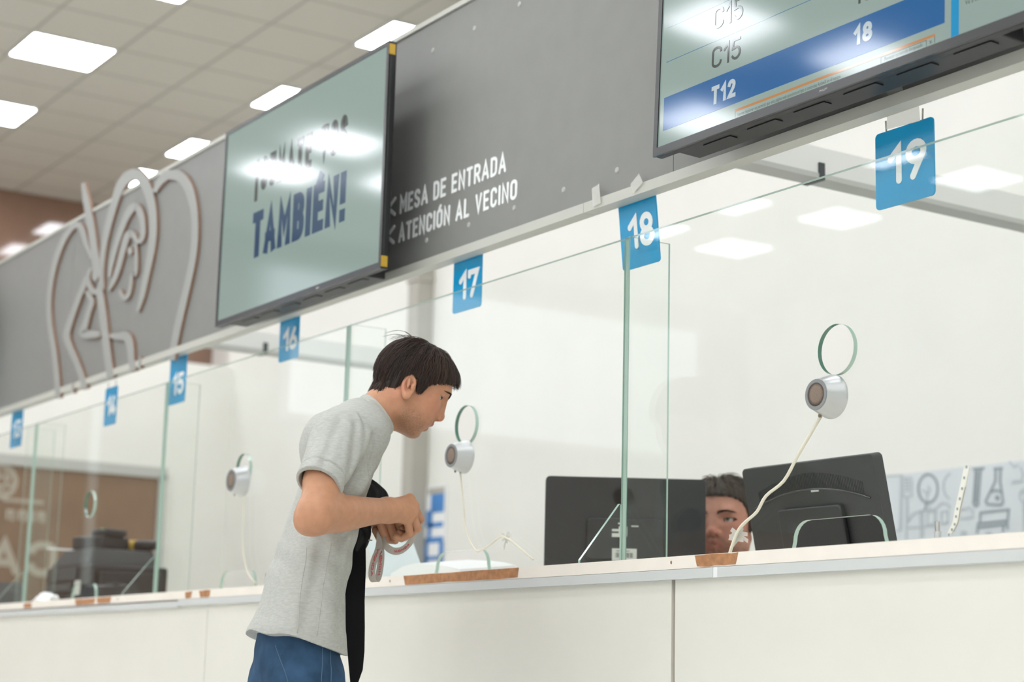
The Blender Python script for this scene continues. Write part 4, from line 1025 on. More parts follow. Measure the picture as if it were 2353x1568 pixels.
ph = thing('card_terminal', 'small dark card terminal behind the cut-out below sign 14', 'terminal', (-6.70, 0.10, ZT), 0.5)
hx = MB().hexa([(-0.045, -0.09, 0), (0.045, -0.09, 0), (0.045, 0.09, 0), (-0.045, 0.09, 0)], [(-0.04, -0.08, 0.06), (0.04, -0.08, 0.06), (0.042, 0.085, 0.075), (-0.042, 0.085, 0.075)])
bevel(hx.build('body', 'black', ph), 0.008)
MB().box(-0.03, 0.03, 0.02, 0.07, 0.0735, 0.078).build('display', 'grey', ph)
o = MB().box(-0.05, 0.05, -0.05, 0.05, 0, 0.045)
ib = thing('ink_pad', 'small black box behind the cut-out below sign 16', 'box', (-5.18, 0.12, ZT), 0.2)
bevel(o.build('case', 'black', ib), 0.006)
MB().box(-0.048, 0.048, -0.048, 0.048, 0.0455, 0.056).build('lid', 'black', ib)

def sheet(label, pts, m, name='paper_sheet', th=0.0012):
    mb = MB()
    a = [Vector(p) for p in pts]
    nrm = (a[1] - a[0]).cross(a[2] - a[0]).normalized() * th
    mb.hexa([tuple(p) for p in a], [tuple(p + nrm) for p in a])
    return tag(mb.build(name, m), label, 'paper')
sheet('pale blue sheet standing upright beside the hanging lanyard', [(-4.55, 0.10, ZT + 0.001), (-4.38, 0.16, ZT + 0.001), (-4.42, 0.13, ZT + 0.12), (-4.60, 0.08, ZT + 0.13)], 'bluepaper')
pp = MB()
for k in range(6):
    x0, x1 = -4.36 + k * 0.06, -4.36 + (k + 1) * 0.06
    hgt = [0.044, 0.060, 0.066, 0.062, 0.058, 0.052, 0.042]
    pp.hexa([(x0, 0.03, ZT + hgt[k] - 0.02), (x1, 0.03, ZT + hgt[k + 1] - 0.02), (x1, 0.2, ZT + hgt[k + 1]), (x0, 0.2, ZT + hgt[k])],
            [(x0, 0.03, ZT), (x1, 0.03, ZT), (x1, 0.2, ZT), (x0, 0.2, ZT)])
tag(pp.build('paper_pile', 'paper'), 'loose pile of white papers behind the cut-out below sign 17', 'papers')

# dotted strip and small metal clip on the right-hand glass
sp_ = thing('dotted_strip', 'pale hanging strip with dark dots in front of the drawing poster', 'strip', (0, 0, 0))
A = [(-2.2405, 1.2176), (-2.252, 1.18), (-2.264, 1.145), (-2.271, 1.118), (-2.285, 1.10)]
MB().add([(a - 0.004, -0.004, z) for a, z in A] + [(a + 0.008, -0.004, z) for a, z in A] + [(a - 0.004, -0.0005, z) for a, z in A] + [(a + 0.008, -0.0005, z) for a, z in A],
         [(i, i + 1, 5 + i + 1, 5 + i) for i in range(4)] + [(10 + i, 15 + i, 16 + i, 11 + i) for i in range(4)] + [(0, 10, 11, 1), (5, 6, 16, 15)]).build('band', 'tapewhite', sp_)
for k in range(9):
    a, z = np.interp(k / 8 * 4, range(5), [q[0] for q in A]), np.interp(k / 8 * 4, range(5), [q[1] for q in A])
    MB().box(a, a + 0.0035, -0.005, -0.004, z - 0.0045, z).build('dot', 'inkdark', sp_)
cl = thing('metal_clip', 'small chrome clip on the counter edge beside the dotted strip', 'clip', (-2.303, -0.012, 1.104))
MB().lathe([(0.0045, 0), (0.0045, 0.018)], lambda a, b, d: (a, b, d), 12).build('barrel', mat('chrome', (200, 200, 198), 0.12, metal=1.0), cl, True, 40)
MB().lathe([(0.006, -0.022), (0.006, 0.0)], lambda a, b, d: (a, b, d), 12).build('base', 'silver', cl, True, 40)

# ------------------------------------------------------------------ people: smooth implicit bodies turned into one surface
def V3(p):
    return np.array(p, float)


class Sdf:
    def __init__(self):
        self.p = []

    def _add(self, fn, lo, hi, k, op):
        self.p.append((fn, np.array(lo, float), np.array(hi, float), k, op))
        return self

    def cap(self, a, b, ra, rb=None, k=0.02, op=0):
        a, b = V3(a), V3(b)
        rb = ra if rb is None else rb
        ab = b - a
        L = ab @ ab

        def fn(P):
            q = P - a
            t = np.clip(q @ ab / L, 0, 1)
            return np.linalg.norm(q - t[:, None] * ab, axis=1) - (ra + (rb - ra) * t)
        R = max(ra, rb)
        return self._add(fn, np.minimum(a, b) - R, np.maximum(a, b) + R, k, op)

    def chain(self, pts, rs, k=0.01, op=0):
        for i in range(len(pts) - 1):
            self.cap(pts[i], pts[i + 1], rs[i], rs[i + 1], k, op)
        return self

    def ell(self, c, r, M3=None, k=0.02, op=0):
        c, r = V3(c), V3(r)
        R = max(r)

        def fn(P):
            q = P - c
            if M3 is not None:
                q = q @ M3
            k0 = np.linalg.norm(q / r, axis=1)
            k1 = np.linalg.norm(q / (r * r), axis=1) + 1e-9
            return k0 * (k0 - 1) / k1
        return self._add(fn, c - R, c + R, k, op)

    def slices(self, S, k=0.02, op=0, grow=0.0):
        """S rows: z, xc, yc, half width, half depth, turn (deg)"""
        S = np.array(sorted(S), float)

        def fn(P):
            z = np.clip(P[:, 2], S[0, 0], S[-1, 0])
            xc, yc, w, d, t = (np.interp(z, S[:, 0], S[:, i]) for i in range(1, 6))
            w, d = w + grow, d + grow
            c, s = np.cos(np.radians(t)), np.sin(np.radians(t))
            X, Y = P[:, 0] - xc, P[:, 1] - yc
            a, b = X * c - Y * s, X * s + Y * c
            q = np.sqrt((a / w) ** 2 + (b / d) ** 2) + 1e-9
            g = np.sqrt((a / (w * w)) ** 2 + (b / (d * d)) ** 2) + 1e-9
            dd = q * (q - 1) / g
            dz = np.maximum(S[0, 0] - P[:, 2], P[:, 2] - S[-1, 0])
            return np.maximum(dd, dz)
        m = (S[:, 3:5] + grow).max()
        return self._add(fn, (S[:, 1].min() - m, S[:, 2].min() - m, S[0, 0]), (S[:, 1].max() + m, S[:, 2].max() + m, S[-1, 0]), k, op)

    def capcut(self, a, b, ra, rb, k=0.02, op=0):
        """capsule ending in a flat cut at b"""
        a, b = V3(a), V3(b)
        ab = b - a
        L = ab @ ab
        n = ab / math.sqrt(L)

        def fn(P):
            q = P - a
            t = q @ ab / L
            tt = np.clip(t, 0, 1.2)
            d = np.linalg.norm(q - tt[:, None] * ab, axis=1) - (ra + (rb - ra) * tt)
            return np.maximum(d, (P - b) @ n)
        R = max(ra, rb)
        return self._add(fn, np.minimum(a, b) - R, np.maximum(a, b) + R, k, op)

    def custom(self, fn, lo, hi, k=0.0, op=0):
        return self._add(fn, lo, hi, k, op)

    def __call__(self, P, cull=0.05):
        P = np.asarray(P, float)
        lo, hi = P.min(0), P.max(0)
        d = np.full(len(P), 0.5)
        for fn, a, b, k, op in self.p:
            if cull is not None and ((a - cull - k > hi).any() or (b + cull + k < lo).any()):
                continue
            e = fn(P)
            if op == 0:
                if k > 0:
                    h = np.maximum(k - np.abs(d - e), 0) / k
                    d = np.minimum(d, e) - h * h * k * 0.25
                else:
                    d = np.minimum(d, e)
            elif op == 1:
                if k > 0:
                    h = np.maximum(k - np.abs(d + e), 0) / k
                    d = np.maximum(d, -e) + h * h * k * 0.25
                else:
                    d = np.maximum(d, -e)
            elif op == 2:
                d = np.maximum(d, e)
            elif op == 3:
                d = d + e
        return d


def surface(sdf, lo, hi, h):
    lo, hi = V3(lo), V3(hi)
    B = 8
    nb = np.ceil((hi - lo) / (h * B)).astype(int)
    n = nb * B
    I = np.stack(np.meshgrid(*[np.arange(k) for k in nb], indexing='ij'), -1).reshape(-1, 3)
    cen = lo + (I * B + (B - 1) / 2) * h
    dc = np.concatenate([sdf(c, None) for c in np.array_split(cen, max(1, len(cen) // 40000))])
    V = np.repeat(np.repeat(np.repeat(dc.reshape(nb).astype(np.float32), B, 0), B, 1), B, 2)
    act = np.abs(dc) < h * B * 0.87 * 1.5 + 0.008
    A = I[act]
    key = (A // 3) @ np.array([1000000, 1000, 1])
    A = A[np.argsort(key, kind='stable')]
    key = np.sort(key, kind='stable')
    off = np.stack(np.meshgrid(*[np.arange(B)] * 3, indexing='ij'), -1).reshape(-1, 3)
    cuts = np.flatnonzero(np.diff(key)) + 1
    for grp in np.split(A, cuts):
        if not len(grp):
            continue
        idx = (grp[:, None, :] * B + off[None]).reshape(-1, 3)
        V[idx[:, 0], idx[:, 1], idx[:, 2]] = sdf(lo + idx * h)
    s = V < 0
    c8 = [(i, j, k) for i in (0, 1) for j in (0, 1) for k in (0, 1)]
    sl = lambda a, d: a[d[0]:a.shape[0] - 1 + d[0], d[1]:a.shape[1] - 1 + d[1], d[2]:a.shape[2] - 1 + d[2]]
    cnt = np.zeros(np.array(V.shape) - 1, np.int8)
    for d in c8:
        cnt += sl(s, d)
    cells = np.argwhere((cnt > 0) & (cnt < 8))
    vals = np.stack([V[cells[:, 0] + d[0], cells[:, 1] + d[1], cells[:, 2] + d[2]] for d in c8], 1).astype(float)
    acc = np.zeros((len(cells), 3))
    num = np.zeros(len(cells))
    for a in range(8):
        for ax in range(3):
            b = a | (4 >> ax)
            if b == a:
                continue
            va, vb = vals[:, a], vals[:, b]
            m = (va < 0) != (vb < 0)
            t = np.where(m, va / np.where(m, va - vb, 1), 0)
            p = np.tile(np.array(c8[a], float), (len(cells), 1))
            p[:, ax] += t
            acc[m] += p[m]
            num[m] += 1
    verts = lo + (cells + acc / num[:, None]) * h
    lut = np.full(cnt.shape, -1, np.int32)
    lut[cells[:, 0], cells[:, 1], cells[:, 2]] = np.arange(len(cells))
    quads = []
    for ax in range(3):
        e = np.zeros(3, int); e[ax] = 1
        s0 = s[tuple(slice(0, s.shape[i] - e[i]) for i in range(3))]
        s1 = s[tuple(slice(e[i], s.shape[i]) for i in range(3))]
        E = np.argwhere(s0 != s1)
        o1, o2 = (ax + 1) % 3, (ax + 2) % 3
        E = E[(E[:, o1] > 0) & (E[:, o2] > 0) & (E[:, o1] < cnt.shape[o1]) & (E[:, o2] < cnt.shape[o2])]
        d1 = np.zeros(3, int); d1[o1] = 1
        d2 = np.zeros(3, int); d2[o2] = 1
        g = lambda q: lut[q[:, 0], q[:, 1], q[:, 2]]
        Q = np.stack([g(E - d1 - d2), g(E - d2), g(E), g(E - d1)], 1)
        fl = ~s0[E[:, 0], E[:, 1], E[:, 2]]
        Q[fl] = Q[fl][:, ::-1]
        quads.append(Q)
    Q = np.concatenate(quads)
    Q = Q[(Q >= 0).all(1)]
    return verts, Q


def skin_object(name, sdf, lo, hi, h, m, parent, colour=None, relax=1):
    v, q = surface(sdf, lo, hi, h)
    for _ in range(relax):
        a = np.zeros_like(v); c = np.zeros(len(v))
        for i in range(4):
            j = (i + 1) % 4
            np.add.at(a, q[:, i], v[q[:, j]]); np.add.at(c, q[:, i], 1)
            np.add.at(a, q[:, j], v[q[:, i]]); np.add.at(c, q[:, j], 1)
        v = v * 0.5 + 0.5 * a / c[:, None]
    # settle the vertices back on the exact surface
    fn = np.cross(v[q[:, 2]] - v[q[:, 0]], v[q[:, 3]] - v[q[:, 1]])
    nr = np.zeros_like(v)
    for i in range(4):
        np.add.at(nr, q[:, i], fn)
    nr /= np.linalg.norm(nr, axis=1)[:, None] + 1e-12
    key = np.floor((v - v.min(0)) / 0.06).astype(int) @ np.array([10000, 100, 1])
    od = np.argsort(key, kind='stable')
    for g in np.split(od, np.flatnonzero(np.diff(key[od])) + 1):
        d = sdf(v[g])
        v[g] -= nr[g] * np.clip(d, -h, h)[:, None]
        e = 0.0004
        gr = np.stack([sdf(v[g] + k) - sdf(v[g] - k) for k in np.eye(3) * e], 1)
        ln = np.linalg.norm(gr, axis=1)[:, None]
        nr[g] = np.where(ln > 1e-6, gr / (ln + 1e-12), nr[g])
    me = bpy.data.meshes.new(name)
    me.vertices.add(len(v)); me.vertices.foreach_set('co', v.ravel())
    me.loops.add(len(q) * 4); me.loops.foreach_set('vertex_index', q.ravel().astype(np.int32))
    me.polygons.add(len(q)); me.polygons.foreach_set('loop_start', np.arange(0, len(q) * 4, 4, dtype=np.int32))
    me.polygons.foreach_set('loop_total', np.full(len(q), 4, np.int32))
    me.polygons.foreach_set('use_smooth', np.ones(len(q), bool))
    me.update(calc_edges=True)
    me.validate()
    if len(me.vertices) == len(nr):
        me.normals_split_custom_set_from_vertices(nr.tolist())
    me.materials.append(M[m] if isinstance(m, str) else m)
    if colour is not None:
        ca = me.color_attributes.new('tone', 'FLOAT_COLOR', 'POINT')
        col = np.ones((len(v), 4)); col[:, :3] = colour(v)
        ca.data.foreach_set('color', col.ravel())
    o = bpy.data.objects.new(name, me)
    COL.objects.link(o)
    o.parent = parent
    return o


def skin_mat(name, rough=0.5):
    m, N, L, P = newmat(name)
    at = N.new('ShaderNodeAttribute')
    at.attribute_name = 'tone'
    tc = N.new('ShaderNodeTexCoord')
    n = N.new('ShaderNodeTexNoise'); n.inputs['Scale'].default_value = 60; n.inputs['Detail'].default_value = 4
    L.new(tc.outputs['Object'], n.inputs['Vector'])
    mr = N.new('ShaderNodeMapRange'); mr.inputs['From Min'].default_value = 0.3; mr.inputs['From Max'].default_value = 0.7
    mr.inputs['To Min'].default_value = 0.93; mr.inputs['To Max'].default_value = 1.07
    L.new(n.outputs['Fac'], mr.inputs['Value'])
    mx = N.new('ShaderNodeVectorMath'); mx.operation = 'SCALE'
    L.new(at.outputs['Color'], mx.inputs[0]); L.new(mr.outputs['Result'], mx.inputs['Scale'])
    L.new(mx.outputs['Vector'], P.inputs['Base Color'])
    P.inputs['Roughness'].default_value = rough
    P.inputs['Specular IOR Level'].default_value = 0.35
    P.inputs['Subsurface Weight'].default_value = 0.0
    P.inputs['Subsurface Radius'].default_value = (0.012, 0.005, 0.003)
    P.inputs['Subsurface Scale'].default_value = 0.5
    b = N.new('ShaderNodeBump'); b.inputs['Strength'].default_value = 0.12; b.inputs['Distance'].default_value = 0.001
    n2 = N.new('ShaderNodeTexNoise'); n2.inputs['Scale'].default_value = 500
    L.new(tc.outputs['Object'], n2.inputs['Vector']); L.new(n2.outputs['Fac'], b.inputs['Height'])
    L.new(b.outputs['Normal'], P.inputs['Normal'])
    return m


M['skin'] = skin_mat('skin')
M['shirt'] = mat('heather_jersey', (184, 185, 178), 0.9, spec=0.15, noise=0.09, scale=90, bump=0.35, bscale=700, stretch=(1, 1, 3.2))
M['jeans'] = mat('denim', (52, 78, 104), 0.85, spec=0.15, noise=0.28, scale=22, bump=0.4, bscale=600)
M['stitch'] = mat('denim_stitch', (76, 100, 122), 0.8)
def hair_mat(name, rough):
    m, N, L, P = newmat(name)
    at = N.new('ShaderNodeAttribute')
    at.attribute_name = 'tone'
    L.new(at.outputs['Color'], P.inputs['Base Color'])
    P.inputs['Roughness'].default_value = rough
    P.inputs['Specular IOR Level'].default_value = 0.5
    return m


M['hair'] = hair_mat('dark_brown_hair', 0.45)
M['hair2'] = hair_mat('brown_hair', 0.5)
M['brow'] = mat('brow_hair', (58, 42, 33), 0.7)
M['eye'] = mat('eye_white', (214, 206, 198), 0.2)
M['iris'] = mat('iris_brown', (70, 46, 28), 0.15)
M['iris2'] = mat('iris_green', (98, 100, 84), 0.15)
M['pupil'] = mat('pupil', (10, 9, 9), 0.1)
M['bag'] = mat('black_nylon', (22, 22, 24), 0.6, spec=0.3, bump=0.3, bscale=500)
M['strap'] = mat('black_webbing', (15, 15, 16), 0.8, spec=0.2, bump=0.4, bscale=900)
M['lanyard'] = mat('grey_ribbon', (178, 170, 160), 0.7)
M['red'] = mat('red_print', (190, 84, 88), 0.6)
M['shoe'] = mat('shoe_leather', (60, 52, 46), 0.5)
M['poly'] = mat('dark_shirt', (58, 60, 66), 0.9)


def head_frame(o, phi, base=np.eye(3), g=1.0):
    c, s = math.cos(phi), math.sin(phi)
    M3 = np.array([[1, 0, 0], [0, c, s], [0, -s, c]], float)   # columns: x, forward, up
    M3 = base @ M3
    o = V3(o)
    return (lambda x, f, u: o + M3 @ np.array([x, f, u], float) * g), M3, o


def add_head(S, hd, M3, g=1.0):
    E = lambda c, r, k=0.02, op=0: S.ell(hd(*c), np.array(r) * g, M3, k * g, op)
    C = lambda a, b, ra, rb=None, k=0.012, op=0: S.cap(hd(*a), hd(*b), ra * g, (ra if rb is None else rb) * g, k * g, op)
    E((0, 0.030, 0.060), (0.073, 0.082, 0.082), 0.0)
    E((0, 0.066, 0.058), (0.058, 0.043, 0.058), 0.03)
    E((0, 0.055, 0.004), (0.056, 0.052, 0.068), 0.03)
    for s in (-1, 1):
        E((s * 0.024, 0.102, 0.067), (0.026, 0.013, 0.0095), 0.012)
        E((s * 0.045, 0.078, 0.020), (0.020, 0.022, 0.020), 0.02)
        C((s * 0.053, 0.020, -0.006), (s * 0.047, 0.036, -0.028), 0.016, 0.016, 0.025)
        C((s * 0.047, 0.036, -0.028), (s * 0.013, 0.085, -0.046), 0.016, 0.0135, 0.015)
        E((s * 0.032, 0.078, -0.012), (0.026, 0.030, 0.030), 0.02)
    E((0, 0.056, -0.024), (0.042, 0.042, 0.024), 0.02)
    E((0, 0.0885, -0.0465), (0.0165, 0.0150, 0.0130), 0.008)
    E((0, 0.090, -0.009), (0.026, 0.0215, 0.022), 0.012)
    # eye sockets, lids
    for s in (-1, 1):
        E((s * 0.031, 0.116, 0.0455), (0.017, 0.013, 0.0105), 0.012, 1)
        E((s * 0.0325, 0.0890, 0.0430), (0.0150, 0.0140, 0.0125), 0.006)
        E((s * 0.0390, 0.0980, 0.0430), (0.0170, 0.0150, 0.0052), 0.002, 1)
    # nose
    C((0, 0.1045, 0.055), (0, 0.1125, 0.037), 0.0085, 0.0085, 0.016)
    C((0, 0.1125, 0.037), (0, 0.1215, 0.0180), 0.0085, 0.0105, 0.010)
    E((0, 0.1225, 0.0145), (0.0105, 0.0105, 0.0095), 0.006)
    for s in (-1, 1):
        E((s * 0.0125, 0.1135, 0.0105), (0.0068, 0.0095, 0.0075), 0.006)
    C((0, 0.118, 0.008), (0, 0.110, 0.0025), 0.0052, 0.006, 0.006)
    for s in (-1, 1):
        E((s * 0.0065, 0.1185, 0.0045), (0.0034, 0.0048, 0.003), 0.002, 1)
    # mouth
    for s in (-1, 1):
        C((0, 0.1125, -0.0085), (s * 0.021, 0.099, -0.0135), 0.0058, 0.0035, 0.006)
        C((0, 0.1055, -0.0245), (s * 0.019, 0.095, -0.0165), 0.0064, 0.0035, 0.006)
        C((0, 0.113, -0.0162), (s * 0.020, 0.0985, -0.0150), 0.0022, 0.0010, 0.002, 1)
    # ears
    for s in (-1, 1):
        a = math.radians(18)
        Re = M3 @ np.array([[math.cos(0.42 * s), math.sin(0.42 * s), 0], [-math.sin(0.42 * s), math.cos(0.42 * s), 0], [0, 0, 1]], float) @ \
            np.array([[1, 0, 0], [0, math.cos(a), math.sin(a)], [0, -math.sin(a), math.cos(a)]], float).T
        oc = (s * 0.078, 0.018, 0.021)
        S.ell(hd(*oc), (0.0055, 0.0165, 0.029), Re, 0.004)
        oc2 = hd(*oc) + Re @ np.array([s * 0.0055, 0.002, 0.002])
        S.ell(oc2, (0.0078, 0.0105, 0.0205), Re, 0.003, 1)
        S.ell(hd(*oc) + Re @ np.array([s * 0.002, 0.0105, -0.003]), (0.0045, 0.0045, 0.008), Re, 0.004)
        S.ell(hd(*oc) + Re @ np.array([s * 0.0015, 0.001, -0.025]), (0.005, 0.0085, 0.0085), Re, 0.006)
        S.ell(hd(*oc) + Re @ np.array([s * 0.003, 0.0, 0.006]), (0.003, 0.004, 0.013), Re, 0.003)
    return S


SK = np.array(lin((190, 139, 107))[:3])
SK_RED = np.array(lin((196, 118, 98))[:3])
LIP = np.array(lin((180, 112, 96))[:3])
STUB = np.array(lin((96, 74, 60))[:3])


def face_tone(M3, o, beard=0.55, base=SK, gs=1.0):
    def col(v):
        q = (v - o) @ M3 / gs
        x, f, u = q[:, 0], q[:, 1], q[:, 2]
        c = np.tile(base, (len(v), 1))

        def mixin(w, t):
            nonlocal c
            w = np.clip(w, 0, 1)[:, None]
            c = c * (1 - w) + t * w
        head = (np.abs(x) < 0.1) & (f > -0.1) & (u > -0.09) & (u < 0.2) & (f < 0.16)
        g = lambda X, Fc, U, r: np.exp(-((np.abs(x) - X) ** 2 + (f - Fc) ** 2 + (u - U) ** 2) / (r * r))
        mixin(0.45 * g(0.045, 0.085, 0.02, 0.03) * head, SK_RED)
        mixin(0.5 * g(0.0, 0.125, 0.012, 0.016) * head, SK_RED)
        mixin(0.5 * g(0.08, -0.01, 0.005, 0.03) * head, SK_RED)
        sm = lambda e0, e1, t: np.clip((t - e0) / (e1 - e0), 0, 1)
        jaw = sm(0.015, 0.05, f) * sm(0.0, -0.03, u) * sm(-0.068, -0.056, u) * head
        tash = sm(0.09, 0.105, f) * sm(0.004, -0.002, u) * sm(0.035, 0.022, np.abs(x)) * head
        spk = 0.62 + 0.38 * np.sin(x * 2300 + 3 * np.sin(u * 1900)) * np.sin(f * 2100 + u * 1500)
        mixin(beard * spk * np.maximum(jaw, tash * (u > -0.012)), STUB)
        lip = np.maximum(np.exp(-((u + 0.0105) / 0.0042) ** 2), np.exp(-((u + 0.0225) / 0.005) ** 2)) * sm(0.024, 0.017, np.abs(x)) * sm(0.094, 0.1, f) * head
        mixin(0.85 * lip, LIP)
        for mx_, mf_, mu_ in ((0.066, 0.05, -0.004), (0.06, 0.058, -0.018), (0.052, 0.09, 0.06), (0.075, -0.02, -0.035)):
            mixin(0.8 * np.exp(-((x - mx_) ** 2 + (f - mf_) ** 2 + (u - mu_) ** 2) / 0.0016 ** 2) * 1.0, STUB * 0.4)
        return c
    return col


def add_eyes(parent, hd, M3, gaze, iris, S, gs=1.0):
    for s in (-1, 1):
        c = hd(s * 0.0335, 0.0900, 0.0428)
        g = V3(gaze); g /= np.linalg.norm(g)
        g = M3 @ g
        a = np.cross(g, M3[:, 2]); a /= np.linalg.norm(a)
        b = np.cross(a, g)
        mb = MB()
        r = 0.0123 * gs
        prof = [(r * math.sin(t), r * math.cos(t)) for t in np.linspace(0, math.pi, 25)]
        fn = lambda p, q, d: tuple(c + a * p + b * q + g * d)
        mb.lathe([(max(p, 1e-5), d) for p, d in prof], fn, 24)
        for i in range(24):
            ang = math.degrees(math.pi * (i + 0.5) / 24)
            for k in range(24):
                mb.mi[i * 24 + k] = 2 if ang < 11 else (1 if ang < 26 else 0)
        mb.build('eye', ['eye', iris, 'pupil'], parent, True)
        ls = MB()
        pt = [hd(s * 0.0335 + s * r * 1.05 / gs * math.sin(t_), 0.0900 + r * 1.05 / gs * math.cos(t_), 0.0428 + 0.0046 - 0.0028 * (t_ / 1.0) ** 2) for t_ in np.linspace(-0.75, 1.05, 12)]
        ls.tube(pt, [0.0004] + [0.0008] * 10 + [0.0003], 5)
        ls.build('eyelashes', 'brow', parent)
        # brow: a low bunch of short hairs
        bw = MB()

        def front(x, u):
            fs = np.linspace(0.135, 0.07, 140)
            d = S(np.array([hd(x, q, u) for q in fs]), None)
            i = np.flatnonzero(d < 0)
            return fs[i[0]] if len(i) else 0.1
        for k in range(40):
            t = k / 39
            bx, bu = s * (0.012 + 0.037 * t), 0.0600 + 0.0065 * math.sin(t * 2.5) - 0.003 * t
            bf = front(bx, bu)
            for j in range(4):
                p = np.array([bx + rnd.uniform(-0.001, 0.001), bf + 0.0004, bu + rnd.uniform(-0.0032, 0.0032) * (1.15 - 0.8 * t)])
                e = np.array([p[0] + s * 0.006, 0, p[2] + 0.0028 * (0.7 - t)])
                e[1] = front(e[0], e[2]) + 0.0006
                bw.tube([hd(*p), hd(*((p + e) / 2 + np.array([0, 0.0012, 0]))), hd(*e)], [0.00048, 0.00045, 0.0002], 3, caps=False)
        bw.build('eyebrow', 'brow', parent)


def make_hair(name, parent, hd, M3, o, phi, ub, count, lens, m, rgb, lift=0.012, seed=1, fringe=0.018, flyaway=0, parting=0.0, radius=0.0009, xpull=0.0, gs=1.0, lo_=0.14):
    """a close cap of hair plus combed strands, all one mesh"""
    rng = np.random.default_rng(seed)
    cen, rad = np.array([0, 0.030, 0.060]), np.array([0.073, 0.082, 0.082])
    fr = np.array([0, 0.066, 0.060]), np.array([0.060, 0.055, 0.060])
    crown = np.array([0.012, 0.026, 0.14])
    S = Sdf()

    def capfn(P):
        q = (P - o) @ M3 / gs
        def e(c, r):
            k0 = np.linalg.norm((q - c) / r, axis=1); k1 = np.linalg.norm((q - c) / (r * r), axis=1) + 1e-9
            return k0 * (k0 - 1) / k1
        a = e(cen, rad + 0.0075)
        b = e(np.array([0, 0.066, 0.066]), np.array([0.060, 0.047, 0.060]))
        h = np.maximum(0.03 - np.abs(a - b), 0) / 0.03
        d = np.minimum(a, b) - h * h * 0.0075
        w = q - crown
        th = np.arctan2(w[:, 0], w[:, 1])
        d = d + 0.0012 * np.sin(th * 46 + 60 * w[:, 2]) + 0.0010 * np.sin(th * 90 + 3)
        edge = (ub(q[:, 1], q[:, 0]) + 0.003 * np.sin(q[:, 1] * 700) - q[:, 2]) * 0.8
        return np.maximum(d, edge) * gs
    lo = o - 0.2; hi = o + 0.2
    S.custom(capfn, lo, hi)
    v, q = surface(S, o - 0.15 + M3 @ np.array([0, 0.03, 0.06]), o + 0.15 + M3 @ np.array([0, 0.03, 0.06]), 0.0032)
    mb = MB()
    mb.add([tuple(p) for p in v], [tuple(f) for f in q])
    base = np.array(lin(rgb)[:3])
    tones = [base * 0.55] * len(v)

    def ell_h(p):
        k0 = np.linalg.norm((p - cen) / rad); k1 = np.linalg.norm((p - cen) / (rad * rad))
        a = k0 * (k0 - 1) / k1
        c2, r2 = np.array([0, 0.066, 0.064]), np.array([0.058, 0.043, 0.058])
        k0 = np.linalg.norm((p - c2) / r2); k1 = np.linalg.norm((p - c2) / (r2 * r2))
        q = p - np.array([0, 0.002, 0.03])
        ax = np.array([0, 0.004, -0.09])
        tq = min(1.0, max(0.0, float(q @ ax / (ax @ ax))))
        return min(a, k0 * (k0 - 1) / k1, float(np.linalg.norm(q - tq * ax)) - 0.042)

    def grad(p):
        e = 1e-4
        g = np.array([ell_h(p + d) - ell_h(p - d) for d in np.eye(3) * e])
        return g / (np.linalg.norm(g) + 1e-9)
    down = np.array([0, math.sin(phi), -math.cos(phi)])
    made = 0
    tries = 0
    while made < count and tries < count * 8:
        tries += 1
        d = rng.normal(size=3); d /= np.linalg.norm(d)
        p = cen + d * rad
        if p[2] < float(ub(np.array([p[1]]), np.array([p[0]]))[0]) + 0.004:
            continue
        w = p - crown
        L = rng.uniform(*lens)
        top = max(0.0, (p[2] - 0.06) / 0.085)
        n = grad(p)
        t = w - n * (w @ n)
        t = t / (np.linalg.norm(t) + 1e-6) + rng.normal(size=3) * 0.12
        ca = math.atan2(w[0], w[1])
        clump = 0.5 + 0.5 * math.sin(ca * 13 + 4 * math.sin(ca * 5 + seed) + 30 * p[2]) * math.sin(p[1] * 70 + ca * 4)
        hmax = (0.007 + lift * (0.55 * clump + 0.45 * rng.uniform(0, 1.0))) * (0.55 + 0.6 * top)
        wave = ca * 9 + rng.uniform(-0.6, 0.6)
        steps = max(5, int(L / 0.0075))
        pts = []
        for i in range(steps):
            tt = i / (steps - 1)
            hgt = hmax * math.sin(min(1, tt * 1.6 + 0.25) * math.pi * 0.5) + (fringe * 0.75 * max(0, (p[1] - 0.08) / 0.03) if p[2] > 0.07 else 0)
            n = grad(p)
            p = p + n * (hgt - ell_h(p)) * 0.75
            pts.append(hd(*p))
            w = p - crown
            r2 = w - n * (w @ n); r2 /= (np.linalg.norm(r2) + 1e-6)
            t = 0.74 * t + 0.26 * r2 + 0.10 * down + 0.16 * math.sin(i * 0.9 + wave) * np.cross(n, t) + np.array([0, xpull, 0])
            t = t - n * (t @ n) * 0.85
            t /= np.linalg.norm(t) + 1e-9
            p = p + t * 0.0075
            if p[2] < float(ub(np.array([p[1]]), np.array([p[0]]))[0]) - rng.uniform(0, 0.014 if p[1] < 0 else 0.007):
                break
        if len(pts) < 4:
            continue
        R = radius * rng.uniform(0.7, 1.3)
        tones += [base * (0.55 + 1.5 * clump * rng.uniform(0.3, 1.0))] * (3 * len(pts))
        mb.tube(pts, [R * (1 - 0.75 * i / (len(pts) - 1)) for i in range(len(pts))], 3, caps=False)
        made += 1
    for k in range(flyaway):
        a = rng.uniform(-0.5, 0.5)
        b0 = np.array([rng.uniform(-0.02, 0.03), rng.uniform(-0.03, 0.0), 0.134])
        pts = []
        for i in range(9):
            tt = i / 8
            pts.append(hd(*(b0 + np.array([0.01 * a * tt, -0.055 * tt, 0.006 * math.sin(tt * 2.6) * rng.uniform(0.9, 1.1) - 0.028 * tt * tt]))))
        mb.tube(pts, [0.0006 * (1 - 0.7 * i / 8) for i in range(9)], 3, caps=False)
        tones += [base] * 27
    ob = mb.build(name, m, parent, True)
